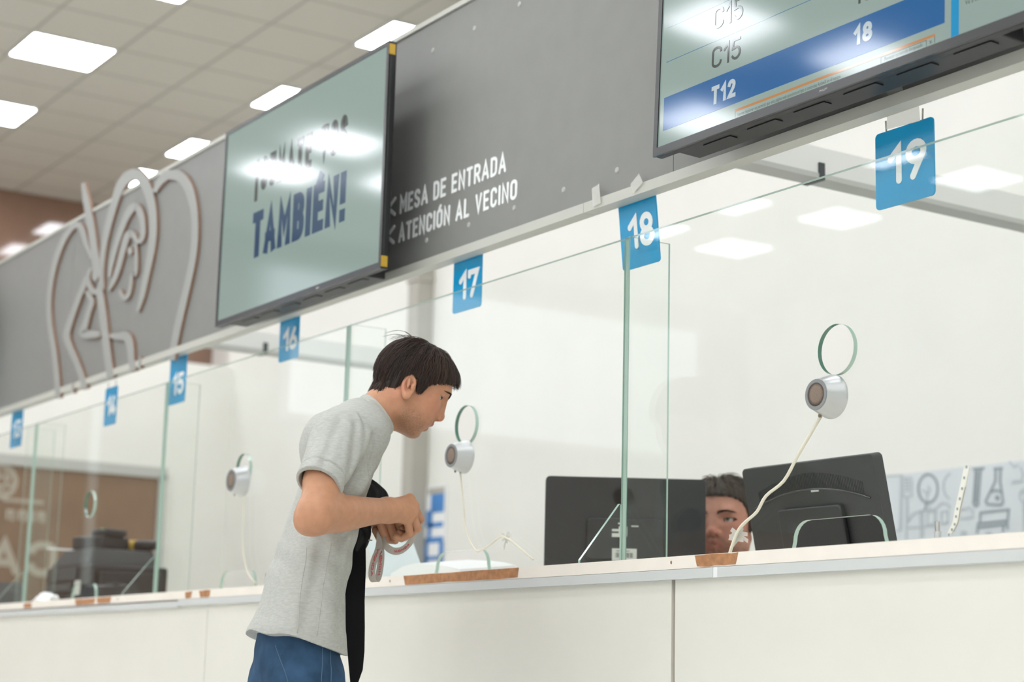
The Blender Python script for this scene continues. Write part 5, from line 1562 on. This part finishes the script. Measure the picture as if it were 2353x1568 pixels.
    at = ob.data.color_attributes.new('tone', 'FLOAT_COLOR', 'POINT')
    tc = np.ones((len(mb.v), 4)); tc[:, :3] = np.array(tones)
    at.data.foreach_set('color', tc.ravel())
    return ob


def finger(S, pts, r0, r1, k=0.005):
    n = len(pts)
    S.chain(pts, [r0 + (r1 - r0) * i / (n - 1) for i in range(n)], k)


# ------------------------------------------------------------------ the man at the screen
man = thing('person', 'man in a grey t-shirt and jeans leaning towards the glass, holding a lanyard', 'person', (-3.593, -0.787, 0), math.radians(-7.5))
PHI = math.radians(28)
ty = math.radians(-11)
TURN = np.array([[math.cos(ty), -math.sin(ty), 0], [math.sin(ty), math.cos(ty), 0], [0, 0, 1]])
_, HM, _ = head_frame((0, 0, 0), PHI, TURN)
hd, HM, HO = head_frame(V3((0, 0.352, 1.458)) + HM @ np.array([0, -0.004, -0.007]), PHI, TURN)
TORSO = [(0.87, 0, 0.148, 0.150, 0.108, 9), (0.92, 0, 0.149, 0.152, 0.104, 9), (1.0, 0, 0.160, 0.148, 0.089, 9), (1.1, 0, 0.184, 0.146, 0.080, 9), (1.19, 0, 0.207, 0.150, 0.076, 9),
         (1.26, 0, 0.226, 0.158, 0.074, 9), (1.30, 0, 0.235, 0.158, 0.072, 9), (1.335, 0, 0.245, 0.145, 0.066, 9)]
SHR, SHL = (0.160, 0.170, 1.315), (-0.145, 0.255, 1.325)
SLR, SLL = (0.220, 0.105, 1.215), (-0.185, 0.262, 1.200)
ELR, ELL = (0.250, 0.092, 1.148), (-0.190, 0.255, 1.125)
WRR, WRL = (0.098, 0.308, 1.182), (-0.075, 0.318, 1.175)
NC, NN = V3((0, 0.312, 1.402)), V3((0, 0.803, 0.596))

B = Sdf()
add_head(B, hd, HM)
B.cap((0, 0.255, 1.355), (0, 0.345, 1.437), 0.050, 0.049, 0.02)
B.cap((0, 0.33, 1.412), (0, 0.365, 1.425), 0.030, 0.026, 0.02)
B.slices([r for r in TORSO if r[0] > 0.95], 0.03, 0, -0.022)
B.slices([(0.76, 0, 0.150, 0.10, 0.062, 0), (0.90, 0, 0.150, 0.108, 0.064, 0)], 0.02)
for s, sh, el, wr, ad in ((1, SHR, ELR, WRR, 0), (-1, SHL, ELL, WRL, 0)):
    B.cap((0.03 * s, 0.25, 1.35), sh, 0.045, 0.050, 0.03)
    sh, el, wr = V3(sh), V3(el), V3(wr)
    B.cap(sh, sh * 0.45 + el * 0.55 + np.array([0, -0.008, 0]), 0.044, 0.0375, 0.02)
    B.cap(sh * 0.45 + el * 0.55 + np.array([0, -0.008, 0]), el, 0.0375, 0.0375, 0.02)
    B.ell(el + np.array([0.0, -0.0215, -0.0195]), (0.020, 0.020, 0.020), None, 0.022)
    fa = wr - el
    B.cap(el, el + fa * 0.32, 0.0385, 0.0405, 0.02)
    B.cap(el + fa * 0.32, el + fa * 0.72, 0.0405, 0.0305, 0.0)
    B.cap(el + fa * 0.72, wr, 0.0305, 0.0255, 0.0)
B.cap((0.286, 0.118, 1.188), (0.255, 0.150, 1.180), 0.0035, 0.003, 0.012, 1)
# right hand: loose fist, back of the hand outwards
kn = [(0.070, 0.372, 1.213), (0.080, 0.378, 1.197), (0.083, 0.374, 1.180), (0.080, 0.364, 1.166)]
for p, r in zip(kn, (0.0115, 0.0118, 0.011, 0.0105)):
    B.cap(WRR, p, 0.0215, r, 0.014)
    B.ell(p, (0.0115, 0.0115, 0.0115), None, 0.006)
finger(B, [kn[0], (0.047, 0.397, 1.191), (0.026, 0.388, 1.168), (0.030, 0.370, 1.162)], 0.0102, 0.0082, 0.0015)
finger(B, [kn[1], (0.057, 0.404, 1.171), (0.031, 0.392, 1.152), (0.034, 0.371, 1.149)], 0.0104, 0.0082, 0.0015)
finger(B, [kn[2], (0.062, 0.396, 1.150), (0.038, 0.382, 1.136), (0.040, 0.362, 1.138)], 0.0101, 0.0080, 0.0015)
finger(B, [kn[3], (0.064, 0.378, 1.137), (0.045, 0.366, 1.127), (0.046, 0.351, 1.130)], 0.0093, 0.0074, 0.0015)
finger(B, [(0.072, 0.330, 1.195), (0.048, 0.356, 1.200), (0.026, 0.380, 1.190), (0.014, 0.396, 1.178)], 0.0145, 0.0090, 0.008)
# left hand: closed round the bag and the lanyard, below the right wrist
kl = [(-0.004, 0.332, 1.168), (0.000, 0.351, 1.172), (0.000, 0.371, 1.174), (-0.004, 0.391, 1.176)]
for p in kl:
    B.cap(WRL, (p[0] - 0.018, p[1], p[2]), 0.021, 0.0105, 0.010)
pip = [(0.000, 0.346, 1.128), (0.005, 0.367, 1.126), (0.006, 0.387, 1.135), (0.000, 0.405, 1.148)]
for a, p in zip(kl, pip):
    finger(B, [a, p, (p[0] - 0.024, p[1] - 0.004, p[2] + 0.002), (p[0] - 0.032, p[1] - 0.012, p[2] + 0.020)], 0.0098, 0.0085, 0.0008)
finger(B, [(-0.060, 0.345, 1.185), (-0.035, 0.372, 1.192), (-0.012, 0.392, 1.190)], 0.014, 0.009, 0.006)
# legs and feet
LEG = {1: [(0.080, 0.155, 0.86), (0.092, 0.175, 0.49), (0.095, 0.135, 0.09)], -1: [(-0.080, 0.150, 0.86), (-0.095, 0.185, 0.49), (-0.10, 0.15, 0.09)]}
for s in (1, -1):
    h0, k0, a0 = LEG[s]
    B.cap((h0[0] * 0.9, h0[1], 0.80), k0, 0.046, 0.040, 0.02)
    B.cap(k0, a0, 0.048, 0.034, 0.02)
    B.cap((a0[0], a0[1] - 0.02, 0.035), (a0[0] + 0.02 * s, a0[1] + 0.15, 0.03), 0.03, 0.026, 0.02)
body = skin_object('body', B, (-0.32, -0.02, 0.0), (0.32, 0.54, 1.64), 0.0026, 'skin', man, face_tone(HM, HO, 0.55), 2)
add_eyes(man, hd, HM, (0.38, 1, 0.06), 'iris', B)


def ub_man(f, x):
    u = np.interp(f, [-0.09, -0.044, -0.02, -0.004, 0.002, 0.006, 0.030, 0.036, 0.044, 0.054, 0.059, 0.078, 0.1, 0.115, 0.14],
                  [-0.030, -0.036, -0.036, -0.022, 0.02, 0.043, 0.046, 0.024, 0.020, 0.024, 0.048, 0.064, 0.080, 0.094, 0.098])
    return np.where((f < -0.01) & (np.abs(x) < 0.05), -0.036, u)


make_hair('hair', man, hd, HM, HO, PHI, ub_man, 5200, (0.06, 0.13), 'hair', (58, 42, 33), 0.010, 5, 0.007, 14)

SH = Sdf()
SH.slices(TORSO, 0.0)
SH.ell((0, 0.243, 1.335), (0.150, 0.075, 0.092), np.array([[1, 0, 0], [0, 0.72, 0.69], [0, -0.69, 0.72]]), 0.03)
SH.capcut((0, 0.225, 1.33), tuple(NC), 0.083, 0.0490, 0.025)
for s, sh, sl in ((1, SHR, SLR), (-1, SHL, SLL)):
    SH.cap((0.04 * s, 0.262, 1.378), sh, 0.048, 0.058, 0.03)
    sh, sl = V3(sh), V3(sl)
    SH.capcut(sh, sl, 0.060, 0.0475, 0.022)
    dd = (sl - sh) / np.linalg.norm(sl - sh)
    SH.capcut(sl - dd * 0.022, sl, 0.0505, 0.0495, 0.002)
    SH.capcut(sl - dd * 0.026, sl + dd * 0.01, 0.0405, 0.0435, 0.002, 1)


def ring(P):
    q = P - NC
    e1 = np.array([0, 0.596, -0.803])
    a, b, c = q @ e1, q[:, 0], q @ NN
    r = np.sqrt((a / 0.0500) ** 2 + (b / 0.0555) ** 2)
    return np.sqrt(((r - 1) * 0.05) ** 2 + (np.clip(np.abs(c + 0.008) - 0.008, 0, 1)) ** 2) - 0.0042


SH.custom(ring, NC - 0.07, NC + 0.07, 0.002)


def folds(P):
    x, y, z = P.T
    w = 0.0026 * np.sin(z * 38 + 5 * y + 2.4 * np.sin(x * 17 + z * 9)) * np.sin(x * 21 + y * 16 + 1.0)
    w += 0.0024 * np.sin((z * 0.8 + y) * 62 + x * 20 + 2 * np.sin(z * 23)) * np.clip(1.22 - z, 0, 0.2) / 0.2
    near = np.clip(x / 0.08, 0, 1) * (x > 0)
    # drapes that hang from the shoulder and pull to the front
    for (y0, z0, y1, z1, r, a) in ((0.15, 1.10, 0.115, 0.93, 0.013, 0.005), (0.195, 1.12, 0.20, 0.92, 0.016, 0.006), (0.235, 1.17, 0.215, 0.98, 0.013, 0.005), (0.085, 1.12, 0.06, 0.95, 0.014, 0.005),
                                   (0.27, 1.22, 0.20, 1.12, 0.012, 0.005), (0.29, 1.27, 0.235, 1.20, 0.010, 0.005), (0.14, 1.02, 0.20, 0.96, 0.014, 0.004), (0.10, 1.38, 0.05, 1.30, 0.012, 0.003),
                                   (0.185, 1.345, 0.16, 1.22, 0.009, 0.004), (0.155, 1.36, 0.10, 1.25, 0.009, 0.003), (0.245, 1.33, 0.19, 1.235, 0.010, 0.005), (0.215, 1.375, 0.20, 1.26, 0.008, 0.003)):
        d = np.array([y1 - y0, z1 - z0]); L = d @ d
        t = np.clip(((y - y0) * d[0] + (z - z0) * d[1]) / L, 0, 1)
        dd = ((y - y0) * d[1] - (z - z0) * d[0]) / math.sqrt(L)
        q2 = (y - y0 - d[0] * t) ** 2 + (z - z0 - d[1] * t) ** 2
        # a valley with a soft ridge beside it
        w += a * near * (np.exp(-q2 / r ** 2) - 0.7 * np.exp(-((dd - 1.6 * r) ** 2 + np.maximum(q2 - dd * dd, 0)) / (1.2 * r) ** 2))
    # seams: below the neckband, above the sleeve band, round the armhole
    q = P - NC
    c = q @ NN
    w += 0.0034 * np.exp(-((c + 0.021) / 0.0026) ** 2) * (np.linalg.norm(q, axis=1) < 0.085)
    for sh, sl in ((SHR, SLR), (SHL, SLL)):
        d = V3(sl) - V3(sh); d /= np.linalg.norm(d)
        e = P - V3(sl)
        t = e @ d
        w += 0.0030 * np.exp(-((t + 0.024) / 0.0026) ** 2) * (np.linalg.norm(e - t[:, None] * d, axis=1) < 0.08)
    e = P - np.array([0.128, 0.195, 1.33])
    t = e @ np.array([0.80, -0.50, -0.32])
    w += 0.0030 * np.exp(-(t / 0.0030) ** 2) * (x > 0.06) * (z > 1.225) * (np.linalg.norm(e, axis=1) < 0.15)
    return w


SH.custom(folds, (-1, -1, 0), (1, 1, 2), 0, 3)
SH.custom(lambda P: (0.917 - (P[:, 1] - 0.029) * 0.235 + 0.003 * np.sin(P[:, 0] * 40 + P[:, 1] * 30)) - P[:, 2], (-1, -1, 0), (1, 1, 2), 0, 2)
SH.custom(lambda P: np.maximum(np.sqrt(((P - NC) @ np.array([0, 0.596, -0.803]) / 0.0445) ** 2 + (P[:, 0] / 0.0515) ** 2) * 0.05 - 0.05, -((P - NC) @ NN) - 0.03), NC - 0.07, NC + 0.09, 0.002, 1)
shirt = skin_object('t_shirt', SH, (-0.34, -0.02, 0.85), (0.34, 0.40, 1.47), 0.0026, 'shirt', man, None, 2)

PA = Sdf()
PA.slices([(0.74, 0, 0.153, 0.124, 0.088, 0), (0.84, 0, 0.152, 0.134, 0.090, 6), (0.97, 0, 0.153, 0.134, 0.086, 8)], 0.0)
for s in (1, -1):
    h0, k0, a0 = LEG[s]
    PA.cap((h0[0] * 0.9, h0[1], 0.80), k0, 0.078, 0.062, 0.03)
    PA.capcut(k0, (a0[0], a0[1], 0.06), 0.062, 0.056, 0.02)
PA.custom(lambda P: 0.0018 * np.sin(P[:, 2] * 90 + P[:, 1] * 60) * np.sin(P[:, 0] * 50 + 1) - 0.0 * P[:, 0], (-1, -1, 0), (1, 1, 2), 0, 3)
jeans = skin_object('jeans', PA, (-0.24, -0.02, 0.0), (0.24, 0.36, 1.0), 0.005, 'jeans', man)


def hit_x(S, y, z, x0=0.32):
    xs = np.linspace(x0, 0, 400)
    d = S(np.stack([xs, np.full(400, y), np.full(400, z)], 1), None)
    i = np.flatnonzero(d < 0)
    return xs[i[0]] if len(i) else 0.1


for seam in ([(0.165, 0.90), (0.160, 0.86), (0.155, 0.80), (0.155, 0.74)], [(0.186, 0.90), (0.180, 0.85), (0.178, 0.79), (0.178, 0.73)],
             [(0.075, 0.885), (0.095, 0.80), (0.088, 0.785), (0.045, 0.79)]):
    P_ = [(hit_x(PA, y, z) + 0.0005, y, z) for y, z in [(np.interp(t, range(len(seam)), [q[0] for q in seam]), np.interp(t, range(len(seam)), [q[1] for q in seam])) for t in np.linspace(0, len(seam) - 1, 16)]]
    MB().tube(P_, 0.0011, 6).build('stitched_seam', 'stitch', jeans, True)
for seam in ([(0.165, 1.10), (0.150, 1.0), (0.142, 0.905)], [(0.12, 1.09), (0.105, 0.98), (0.10, 0.91)]):
    P_ = [(hit_x(SH, y, z) + 0.0002, y, z) for y, z in [(np.interp(t, range(3), [q[0] for q in seam]), np.interp(t, range(3), [q[1] for q in seam])) for t in np.linspace(0, 2, 16)]]
    MB().tube(P_, 0.0014, 5).build('side_seam', 'shirt', shirt, True)
for s in (1, -1):
    a0 = LEG[s][2]
    F_ = Sdf()
    F_.cap((a0[0], a0[1] - 0.035, 0.045), (a0[0] + 0.02 * s, a0[1] + 0.16, 0.038), 0.044, 0.040, 0.0)
    F_.cap((a0[0], a0[1] - 0.01, 0.06), (a0[0], a0[1], 0.11), 0.045, 0.043, 0.02)
    F_.custom(lambda P: 0.001 - P[:, 2], (-1, -1, -1), (1, 1, 1), 0, 2)
    skin_object('shoe', F_, (a0[0] - 0.1, a0[1] - 0.12, -0.01), (a0[0] + 0.1, a0[1] + 0.24, 0.18), 0.006, 'shoe', man)

# ------------------------------------------------------------------ the bag and the lanyard he holds
bag = thing('waist_bag', 'black bag clutched under the arm of the man, its strap hanging down', 'bag', (-3.593, -0.787, 0), math.radians(-7.5))
G = Sdf()
G.cap((-0.060, 0.318, 1.232), (-0.055, 0.345, 1.222), 0.030, 0.027, 0.0)
G.cap((-0.060, 0.318, 1.232), (-0.050, 0.298, 1.128), 0.031, 0.024, 0.02)
G.cap((-0.050, 0.300, 1.150), (-0.045, 0.290, 1.112), 0.022, 0.018, 0.02)
G.custom(lambda P: 0.0022 * np.sin((P[:, 1] * 0.9 + P[:, 2] * 0.45) * 260 + 3 * np.sin(P[:, 2] * 70)), (-1, -1, 0), (1, 1, 2), 0, 3)
skin_object('pouch', G, (-0.12, 0.24, 1.07), (0.0, 0.40, 1.29), 0.003, 'bag', bag)


def ribbon(path, wdir, w, th, name, m, parent, taper=None):
    mb = MB()
    P = [Vector(p) for p in path]
    W_ = [Vector(d).normalized() for d in (wdir if isinstance(wdir, list) else [wdir] * len(P))]
    tp = taper or [1] * len(P)
    for i in range(len(P) - 1):
        q = []
        for j in (i, i + 1):
            t = (P[min(j + 1, len(P) - 1)] - P[max(j - 1, 0)]).normalized()
            n = t.cross(W_[j]).normalized() * th / 2
            q.append((P[j] - W_[j] * w / 2 * tp[j], P[j] + W_[j] * w / 2 * tp[j], n))
        (a, b, n0), (c, d, n1) = q
        mb.hexa([tuple(a + n0), tuple(b + n0), tuple(d + n1), tuple(c + n1)], [tuple(a - n0), tuple(b - n0), tuple(d - n1), tuple(c - n1)])
    return mb.build(name, m, parent)


st = ribbon([(-0.030, 0.293, 1.118), (-0.028, 0.292, 1.06), (-0.026, 0.290, 0.99), (-0.026, 0.293, 0.93), (-0.027, 0.297, 0.88), (-0.028, 0.299, 0.84), (-0.029, 0.297, 0.815), (-0.030, 0.294, 0.79)],
            (0.1, 1, 0.02), 0.043, 0.002, 'strap', 'strap', bag, [0.8, 0.95, 1, 1, 0.9, 0.72, 0.45, 0.12])
st2 = ribbon([(-0.045, 0.283, 1.110), (-0.045, 0.272, 1.0), (-0.047, 0.262, 0.92), (-0.05, 0.255, 0.87), (-0.052, 0.25, 0.80), (-0.052, 0.25, 0.6)],
             (0.1, 1, 0.02), 0.034, 0.002, 'strap', 'strap', bag, [0.9, 1, 1, 0.8, 0.6, 0.6])
MB().box(-0.033, -0.029, 0.314, 0.326, 1.124, 1.127).build('zip_pull', 'silver', bag)

lan = thing('lanyard', 'grey ribbon lanyard with red lettering looped through the hands of the man', 'lanyard', (-3.593, -0.787, 0), math.radians(-7.5))


def smooth_path(pts, n=6):
    P = [Vector(p) for p in pts]
    q = []
    for i in range(len(P) - 1):
        p0, p1, p2, p3 = P[max(i - 1, 0)], P[i], P[i + 1], P[min(i + 2, len(P) - 1)]
        for k in range(n):
            s = k / n
            q.append(0.5 * ((2 * p1) + (p2 - p0) * s + (2 * p0 - 5 * p1 + 4 * p2 - p3) * s * s + (3 * p1 - p0 - 3 * p2 + p3) * s ** 3))
    q.append(P[-1])
    return q


# loop under the fingers (y, z at x about 0.012), then the long hanging loop
LA = smooth_path([(0.018, 0.412, 1.154), (0.020, 0.404, 1.132), (0.020, 0.390, 1.113), (0.018, 0.374, 1.102), (0.016, 0.356, 1.102), (0.012, 0.340, 1.115), (-0.004, 0.338, 1.145)])
ribbon(LA, [(0.30, math.sin(a), math.cos(a)) for a in np.linspace(-0.85, 0.5, len(LA))], 0.0165, 0.0008, 'ribbon', 'lanyard', lan)
LB = smooth_path([(-0.006, 0.336, 1.145), (0.008, 0.328, 1.108), (0.014, 0.316, 1.080), (0.015, 0.311, 1.055), (0.015, 0.313, 1.038), (0.013, 0.321, 1.031), (0.010, 0.328, 1.040), (0.007, 0.333, 1.062), (0.005, 0.335, 1.088), (0.002, 0.334, 1.112), (-0.010, 0.336, 1.140)])
n_ = len(LB)
ribbon(LB, [(0.25, math.cos(a), 0.25 * math.sin(a)) for a in np.linspace(0.1, 0.6, n_)], 0.0155, 0.0008, 'ribbon', 'lanyard', lan)


def print_on(path, i0, i1, wdir, text, h, off):
    P = path[i0:i1 + 1]
    wd = Vector(wdir).normalized()
    Ls = [0]
    for a, b in zip(P, P[1:]):
        Ls.append(Ls[-1] + (b - a).length)
    nrm = (P[-1] - P[0]).normalized().cross(wd).normalized()
    if nrm.x < 0:
        nrm = -nrm

    def fn(u, v, t):
        k = max(0.0, min(u, Ls[-1]))
        x = [float(np.interp(k, Ls, [p[c] for p in P])) for c in range(3)]
        return tuple(Vector(x) + wd * v + nrm * (t + off))
    mb = MB()
    letters(mb, text, 0.0, Ls[-1], -h / 2, h, 0.0009, fn, 0.0004, 0.0, 0.3, 'butt')
    mb.build('red_lettering', 'red', lan)


print_on(LB, 7, 22, (0.25, 1, 0.05), 'HONDA', 0.0056, 0.0006)
print_on(LB, 38, 52, (0.25, 0.9, 0.1), 'HONDA', 0.0056, 0.0006)
print_on(LA[::-1], 14, 26, (0.30, -0.3, 0.95), 'HONDA', 0.0056, 0.0006)

# ------------------------------------------------------------------ the clerk behind the monitors
fw = V3((0.636, -0.801, 0))
clerk = thing('person', 'seated clerk with short brown hair looking out between two monitors', 'person', (-3.951, 0.875, 0), math.atan2(-0.636, -0.801))
P2 = math.radians(5)
t2 = math.radians(-5)
hd2, HM2, HO2 = head_frame((0, 0.0, 1.237), P2, np.array([[math.cos(t2), -math.sin(t2), 0], [math.sin(t2), math.cos(t2), 0], [0, 0, 1]]), 1.12)
K = Sdf()
add_head(K, hd2, HM2, 1.12)
K.cap((0, -0.035, 1.06), (0, 0.0, 1.20), 0.058, 0.054, 0.03)
K.slices([(0.50, 0, -0.05, 0.155, 0.11, 0), (0.75, 0, -0.06, 0.15, 0.10, 0), (0.95, 0, -0.06, 0.18, 0.10, 0), (1.05, 0, -0.05, 0.15, 0.07, 0)], 0.03)
for s in (1, -1):
    K.cap((0.04 * s, -0.05, 1.05), (0.18 * s, -0.05, 1.0), 0.04, 0.05, 0.04)
    K.cap((0.19 * s, -0.05, 1.0), (0.23 * s, -0.02, 0.76), 0.048, 0.042, 0.02)
    K.cap((0.23 * s, -0.02, 0.76), (0.14 * s, 0.20, 0.66), 0.040, 0.028, 0.02)
    K.cap((0.14 * s, 0.20, 0.66), (0.12 * s, 0.27, 0.64), 0.027, 0.022, 0.01)
    for j in range(4):
        x = (0.095 + 0.018 * j) * s
        finger(K, [(x, 0.275, 0.642), (x, 0.31, 0.638), (x, 0.335, 0.625), (x, 0.35, 0.61)], 0.0105, 0.0085)
    finger(K, [(0.09 * s, 0.24, 0.645), (0.07 * s, 0.27, 0.64), (0.06 * s, 0.295, 0.63)], 0.013, 0.010)
    K.cap((0.09 * s, -0.03, 0.54), (0.11 * s, 0.36, 0.54), 0.085, 0.062, 0.03)
    K.cap((0.11 * s, 0.36, 0.54), (0.11 * s, 0.34, 0.09), 0.058, 0.038, 0.02)
    K.cap((0.11 * s, 0.31, 0.04), (0.12 * s, 0.46, 0.035), 0.036, 0.03, 0.02)
SK2 = np.array(lin((196, 142, 120))[:3])
skin_object('body', K, (-0.32, -0.22, 0.0), (0.32, 0.52, 1.42), 0.0032, 'skin', clerk, face_tone(HM2, HO2, 0.6, SK2, 1.12))
add_eyes(clerk, hd2, HM2, (-0.05, 1, 0.12), 'iris2', K, 1.12)


def ub_clerk(f, x):
    return np.interp(f, [-0.09, -0.04, -0.026, 0.008, 0.014, 0.028, 0.034, 0.05, 0.075, 0.10, 0.14], [-0.02, -0.025, 0.0, 0.03, 0.01, 0.004, 0.012, 0.045, 0.086, 0.102, 0.106])


make_hair('hair', clerk, hd2, HM2, HO2, P2, ub_clerk, 2600, (0.03, 0.06), 'hair2', (84, 70, 58), 0.017, 9, 0.004, 0, 0, 0.0009, 0.0, 1.12)
T_ = Sdf()
T_.slices([(0.50, 0, -0.05, 0.165, 0.12, 0), (0.75, 0, -0.06, 0.16, 0.11, 0), (0.95, 0, -0.06, 0.19, 0.11, 0), (1.06, 0, -0.05, 0.16, 0.08, 0)], 0.0)
T_.capcut((0, -0.05, 1.03), (0, -0.03, 1.105), 0.10, 0.068, 0.04)
for s in (1, -1):
    T_.cap((0.05 * s, -0.05, 1.05), (0.18 * s, -0.05, 1.0), 0.052, 0.06, 0.04)
    T_.capcut((0.19 * s, -0.05, 1.0), (0.222 * s, -0.03, 0.82), 0.058, 0.055, 0.02)
skin_object('shirt', T_, (-0.34, -0.22, 0.46), (0.34, 0.15, 1.14), 0.006, 'poly', clerk)
TR = Sdf()
TR.slices([(0.46, 0, -0.04, 0.16, 0.125, 0), (0.56, 0, -0.05, 0.16, 0.12, 0)], 0.0)
for s in (1, -1):
    TR.cap((0.09 * s, -0.03, 0.54), (0.11 * s, 0.36, 0.54), 0.092, 0.070, 0.03)
    TR.capcut((0.11 * s, 0.36, 0.54), (0.11 * s, 0.34, 0.07), 0.066, 0.055, 0.02)
skin_object('trousers', TR, (-0.24, -0.22, 0.04), (0.24, 0.46, 0.66), 0.007, 'bag', clerk)
stl = thing('office_stool', 'black stool under the seated clerk, hidden by the counter', 'stool', (-3.945, 0.88, 0), math.atan2(-0.636, -0.801))
MB().lathe([(0.0001, 0.39), (0.19, 0.39), (0.2, 0.41), (0.2, 0.43), (0.18, 0.445), (0.0001, 0.447)], lambda a, b, d: (a, b + 0.02, d), 32).build('seat', 'black', stl, True, 40)
MB().tube([(0, 0.02, 0.03), (0, 0.02, 0.39)], 0.025, 12).build('column', 'rail', stl, True, 40)
for k in range(5):
    a = 2 * math.pi * k / 5
    MB().tube([(0, 0.02, 0.06), (0.24 * math.cos(a), 0.02 + 0.24 * math.sin(a), 0.03)], [0.02, 0.014], 8).build('leg', 'black', stl, True, 40)
